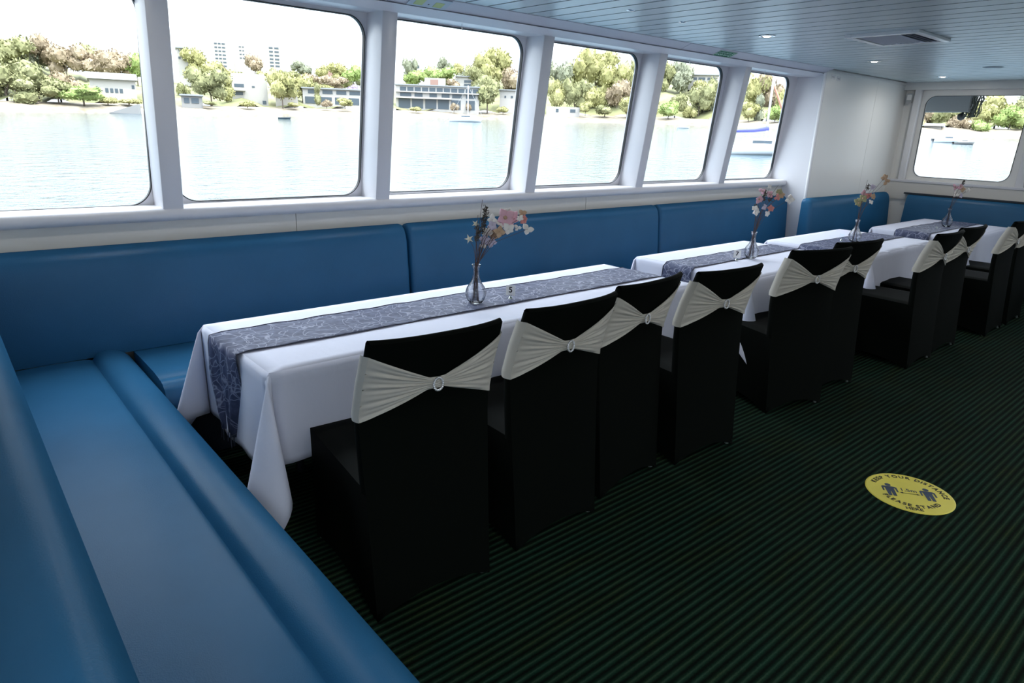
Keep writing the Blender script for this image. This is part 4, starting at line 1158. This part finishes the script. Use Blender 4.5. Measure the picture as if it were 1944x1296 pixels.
for wi, lst in TR.items():
    lst2 = sorted(lst, key=lambda t_: t_[0])
    seen = {}
    for (px, yt, yb, wpx, c_, k_, db) in lst2:
        big = 'large' if (yb-yt)*wpx > 3300 else ('small' if (yb-yt)*wpx < 1300 else 'medium')
        where = 'at the waterline' if db < 11 else ('low on the slope' if db < 32 else 'on the skyline')
        base = '%s %s %s tree %s, %s' % (big, SHP[k_], CN[c_], where, VIEW[wi])
        k2 = (big, k_, c_, where); seen.setdefault(k2, []).append((px, yt, yb, wpx, c_, k_, db, base))
    for k2, its in seen.items():
        for n_, (px, yt, yb, wpx, c_, k_, db, base) in enumerate(its):
            lb = base
            ORD = ['second', 'third', 'fourth', 'fifth', 'sixth', 'seventh']
            if len(its) > 1: lb = base + (', leftmost' if n_ == 0 else ', rightmost' if n_ == len(its)-1 else ', %s from left' % ORD[n_-1])
            tree(px, yt, yb, wpx, c_, k_, db, lb, group='trees on the far shore')

# ---- buildings
M['bwall'] = mat('white_render', (.34, .33, .32), .8); M['bwin'] = mat('dark_window_glass', (.06, .08, .10), .25); M['broof'] = mat('grey_roof', (.22, .235, .25), .7)
M['bpink'] = mat('faded_red_brick', (.24, .15, .13), .8); M['bgrey'] = mat('grey_render', (.2, .2, .2), .8)
def building(name, pxa, pxb, yt, yb, db, wall, label, cat='building', rows=(), depth=8, roof=None, extra=()):
    """box facade between two picture columns; rows = (y0, y1, [(xa, xb)...]) of windows"""
    D = shore_D((pxa+pxb)/2)+db; pm = (pxa+pxb)/2
    a = atd(pxa, yb, D); b_ = atd(pxb, yb, D); t_ = atd(pm, yt, D); bot = atd(pm, yb, D)
    X = Vector((b_.x-a.x, b_.y-a.y, 0)); W = X.length; X.normalize(); mid = Vector(((a.x+b_.x)/2, (a.y+b_.y)/2, bot.z))
    if X.cross(Vector((0, 0, 1))).dot(Vector((mid.x, mid.y, 0))) > 0: pass
    r = empty(name, mid, math.atan2(X.y, X.x), label, cat)
    Hh = t_.z-bot.z
    MB().box(-W/2, 0, -2, W/2, depth, Hh).build('wall', wall, r)
    def lx(px): return (px-pm)/(pxb-pxa)*W
    def lz(y): return (yb-y)/(yb-yt)*Hh
    if roof == 'flat': MB().box(-W/2-.3, -.6, Hh, W/2+.3, depth+.3, Hh+.35).build('roof', M['broof'], r)
    elif roof == 'pitched': MB().prism([(-.8, Hh-.1), (depth/2, Hh+W*.16), (depth+.8, Hh-.1)], 'x', -W/2-.5, W/2+.5).build('roof', M['broof'], r)
    for (y0, y1, xs_) in rows:
        for (xa, xb) in xs_:
            MB().box(lx(xa), -.08, lz(y1), lx(xb), .02, lz(y0)).build('window', M['bwin'], r)
    for (nm, xa, xb, y0, y1, dd, m) in extra:
        MB().box(lx(xa), -dd, lz(y1), lx(xb), .02, lz(y0)).build(nm, m, r)
    return r
building('house', 176, 262, 150, 196, 16, M['bwall'], 'white house with grey roof behind bright green bushes, first side window', rows=((168, 176, [(203, 209), (212, 218), (221, 227), (230, 236)]), (160, 167, [(254, 259)])), roof='pitched')
building('house', 74, 108, 86, 104, 70, M['bwall'], 'small white house high among trees, first side window', rows=((88, 93, [(76, 79)]),))
building('boat_shed', 345, 385, 182, 198, 6, M['bgrey'], 'low grey boat shed at the waterline, second side window', 'shed', rows=((186, 196, [(350, 360), (364, 378)]),), roof='flat')
building('apartment_tower', 410, 434, 80, 130, 90, M['bwall'], 'left pale apartment tower on the skyline, second side window', rows=[(y, y+2.5, [(411, 416), (418, 423), (425, 431)]) for y in (82, 89, 96, 103, 110, 117, 124)])
building('apartment_tower', 444, 470, 86, 130, 95, M['bwall'], 'narrow white apartment block right of the left tower, second side window', rows=[(y, y+1.8, [(457, 461), (463, 466)]) for y in (88, 95, 102, 109)])
building('apartment_tower', 508, 538, 89, 140, 90, M['bwall'], 'right white apartment tower with dark balcony rows, second side window', rows=[(y, y+3, [(514, 521), (524, 532)]) for y in (90, 97, 104, 111, 117.5, 124)])
building('house', 341, 362, 92, 150, 60, M['bwall'], 'tall white house at the left edge, second side window', rows=((94, 98, [(345, 352), (354, 361)]), (108, 112, [(343, 347)])), roof='flat')
building('house', 443, 510, 140, 200, 20, M['bwall'], 'stepped white building with small windows in the middle, second side window', rows=((160, 166, [(448, 466)]), (175, 181, [(446, 463)]), (163, 166, [(481, 486)]), (190, 197, [(499, 506)])), roof=None, extra=(('balcony', 443, 468, 170, 173, 1.2, M['bwall']),))
building('villa', 524, 566, 172, 200, 14, M['bwall'], 'white villa behind the spreading tree, second side window', rows=((175, 183, [(526, 535), (545, 562)]),), roof='flat')
building('terrace_block', 576, 694, 170, 202, 14, M['bwall'], 'white terrace with blue grey windows on the right, second side window', 'building',
         rows=((172, 179, [(586, 606), (613, 632), (639, 658), (664, 684)]), (185, 198, [(580, 602), (608, 630), (636, 656), (662, 682)])), roof='flat')
building('house', 618, 650, 128, 146, 70, M['bpink'], 'reddish house high on the slope, second side window', rows=((130, 134, [(620, 624), (640, 646)]),))
building('terrace_block', 752, 909, 164, 211, 12, M['bwall'], 'long white three storey terrace with dark window bays, third side window', 'building',
         rows=((167, 174.5, [(760+i*13.7, 771.5+i*13.7) for i in range(11)]), (178, 185, [(760, 781), (787, 802), (815, 829), (838, 853), (858, 876), (884, 902)]), (189, 207, [(757, 779), (782, 803), (807, 828), (831, 852), (856, 874), (884, 901)])), roof='flat',
         extra=(('balcony', 752, 856, 185.5, 188.5, 1.6, M['bwall']), ('balcony', 752, 909, 175, 177, .9, M['bwall'])))
building('house', 806, 846, 148, 166, 30, M['bwall'], 'white house with reddish window above the terrace, third side window', rows=(), extra=(('window', 817, 832, 151, 163, .1, M['bpink']),))
building('house', 866, 897, 146, 166, 34, M['bwall'], 'white house with balcony above the terrace, third side window', rows=((152, 157, [(881, 894)]), (159, 163, [(881, 894)])), roof='flat')
building('house', 776, 802, 122, 138, 70, M['bwall'], 'white house on the skyline left, third side window', rows=((124, 129, [(791, 796)]),))
building('house', 888, 905, 124, 142, 66, M['bwall'], 'small white house on the skyline right, third side window', rows=((127, 131, [(893, 897)]),))
building('house', 948, 988, 172, 212, 12, M['bwall'], 'plain white house beside the big olive tree, third side window', rows=((182, 186, [(957, 960), (969, 973)]),), roof='flat')
building('clubhouse', 1037, 1100, 203, 218, 6, M['bwall'], 'low white boathouse at the waterline, fourth side window', 'building', rows=((207, 213, [(1055, 1060), (1082, 1092)]),))
building('villa', 1306, 1362, 143, 160, 56, M['bwall'], 'long low modern house on the hilltop, fifth side window', rows=((147, 152, [(1311, 1322), (1325, 1338), (1342, 1358)]),), roof='flat')
building('pavilion', 1752, 1786, 238, 247, 10, M['bwall'], 'white tent roofed pavilion on the shore, end window', 'pavilion', rows=(), roof='pitched')
# stone ramp
p = atd(240, 206, shore_D(240))
o = MB().add([(-3.4, 0, 0), (2.4, 0, 0), (2.4, 0, 2.0), (-3.4, 3, 0), (2.4, 3, 0), (2.4, 3, 2.0)], [(0, 1, 2), (5, 4, 3), (0, 2, 5, 3), (1, 4, 5, 2), (0, 3, 4, 1)]).build('boat_ramp', M['bgrey'])
bb = atd(240, 212, shore_D(240)-2.5); o.location = (bb.x, bb.y, zw(bb.x, bb.y)); o.rotation_euler = (0, 0, math.atan2(HR.y, HR.x)+.35)
tag(o, 'dark wedge shaped boat ramp at the waterline, first side window', 'boat ramp')

# ---- boats
M['hullw'] = mat('white_hull', (.75, .77, .80), .35); M['blue'] = mat('blue_sail_cover', (.06, .07, .28), .7)
def boat(name, px, py, D, length, label, mast=0, cover=None, cabin=True, heading=0.0, col_='hullw', cat='boat', lean=0):
    p = atd(px, py, D); z = zw(p.x, p.y)
    r = empty(name, (p.x, p.y, z), math.atan2(HR.y, HR.x)+heading, label, cat)
    h = MB(); n = 14; Wd = length*.15; fb = length*.10
    def hull(u, v):
        x = (u-.5)*length; wdt = Wd*(1-abs(2*u-1)**2.6 if u > .5 else (1-.45*abs(2*u-1)**2.5)); a = math.pi*v
        return (x, -wdt*math.cos(a), fb*(1+.35*u*u) - (fb*1.3)*math.sin(a)**.8*(1 if wdt > 0 else 0))
    h.grid(hull, n, 10)
    h.grid(lambda u, v: ((u-.5)*length, (Wd*(1-abs(2*u-1)**2.6 if u > .5 else (1-.45*abs(2*u-1)**2.5)))*(2*v-1), fb*(1+.35*u*u)), n, 2)
    h.build('hull', M[col_], r, smooth=True, angle=40)
    if cabin:
        cbn = MB().box(-length*.22, -Wd*.6, fb*.9, length*.16, Wd*.6, fb*2.0).build('cabin', M['hullw'], r, bevel=length*.01, seg=2)
        MB().box(-length*.16, -Wd*.62, fb*1.35, length*.10, Wd*.62, fb*1.7).build('window', M['bwin'], cbn)
    if mast:
        MB().tube([(length*.05, 0, fb), (length*.05+lean, 0, mast)], length*.008+.04, 8).build('mast', M['hullw'], r, smooth=True)
        MB().tube([(length*.05, 0, mast), (length*.5, 0, fb*1.3)], .03, 5).build('stay', M['grey'], r)
        MB().tube([(length*.05, 0, mast), (-length*.5, 0, fb)], .02, 5).build('stay', M['grey'], r)
    if cover:
        MB().tube([(length*.07, 0, fb*3.2), (-length*.12, 0, fb*2.9), (-length*.42, 0, fb*2.7)], [length*.028, length*.022, length*.014], 10).build('sail_cover', M[cover], r, smooth=True)
        MB().tube([(length*.06, 0, fb*2.75), (-length*.45, 0, fb*2.45)], .05, 6).build('boom', M['grey'], r)
    return r
boat('sailing_yacht', 1446, 262, 62, 6.6, 'white sailing yacht with blue sail cover, last side window', mast=12.5, cover='blue', heading=.15)
boat('sailing_dinghy', 885, 227, 165, 8, 'small moored yacht with thin mast before the terrace, third side window', mast=8.0, heading=.2, cabin=True)
boat('dinghy', 1298, 236, 170, 3.0, 'tiny white dinghy by the shore, fifth side window', cabin=False)
boat('motor_cruiser', 1800, 261, 128, 5.0, 'white motor cruiser moored off the shore, end window', heading=.1)
boat('work_boat', 1832, 262, 122, 3.2, 'dark small boat beside the white cruiser, end window', cabin=True, col_='bgrey')
boat('dinghy', 540, 216, 150, 2.6, 'small dark dinghy before the shore wall, second side window', cabin=False, col_='bwin')
# crane boom behind the yacht
a = atd(1492, 225, 150); b_ = atd(1468, 158, 150)
o = MB().tube([(0, 0, 0), tuple(b_-a)], [.35, .2], 6).build('crane_boom', mat('rust_red_steel', (.45, .20, .14), .7)); o.location = a
tag(o, 'leaning rusty red boom among the trees, last side window', 'boom')

# ---- grey locker and netting hanging outside the end window
lk = atx(1790, 190, 10.6)
o = MB().box(-.10, -.34, -.16, .14, .40, .30).build('hanging_locker', M['awning'], bevel=.01, seg=2); 
q1, q2 = atx(1745, 212, 10.6), atx(1822, 212.5, 10.6)
o.location = (10.7, (q1.y+q2.y)/2, (q1.z+q2.z)/2+.16)
tag(o, 'dark grey locker hanging outside the top of the end window', 'locker')
nb = atx(1842, 195, 10.6)
net = empty('cargo_net', (10.7, nb.y, nb.z), 0, 'bundle of dark rope netting hanging beside the grey locker outside', 'netting')
rn = random.Random(5); mb = MB()
for j in range(26):
    y0_ = rn.uniform(-.12, .12); x0_ = rn.uniform(-.06, .06); pts = []
    for s in range(6):
        pts.append((x0_+rn.uniform(-.02, .02), y0_*(1-s*.06)+rn.uniform(-.025, .025), .20-s*.075))
    mb.tube(pts, .006, 5)
for j in range(8):
    z_ = .16-j*.045; mb.tube([(rn.uniform(-.05, .05), -.12+.03*j*.3, z_), (.03, 0, z_-.03), (rn.uniform(-.05, .05), .12, z_+.01)], .005, 5)
mb.build('net', M['rope'], net)
MB().ball((0, .10, -.17), .05, 2).build('float', M['black'], net, smooth=True)
# deck head above the foredeck that carries them
struct(MB().box(XE+.06, YR-.2, 2.24, XE+1.9, 4.1, 2.34).build('roof_overhang', M['white']))
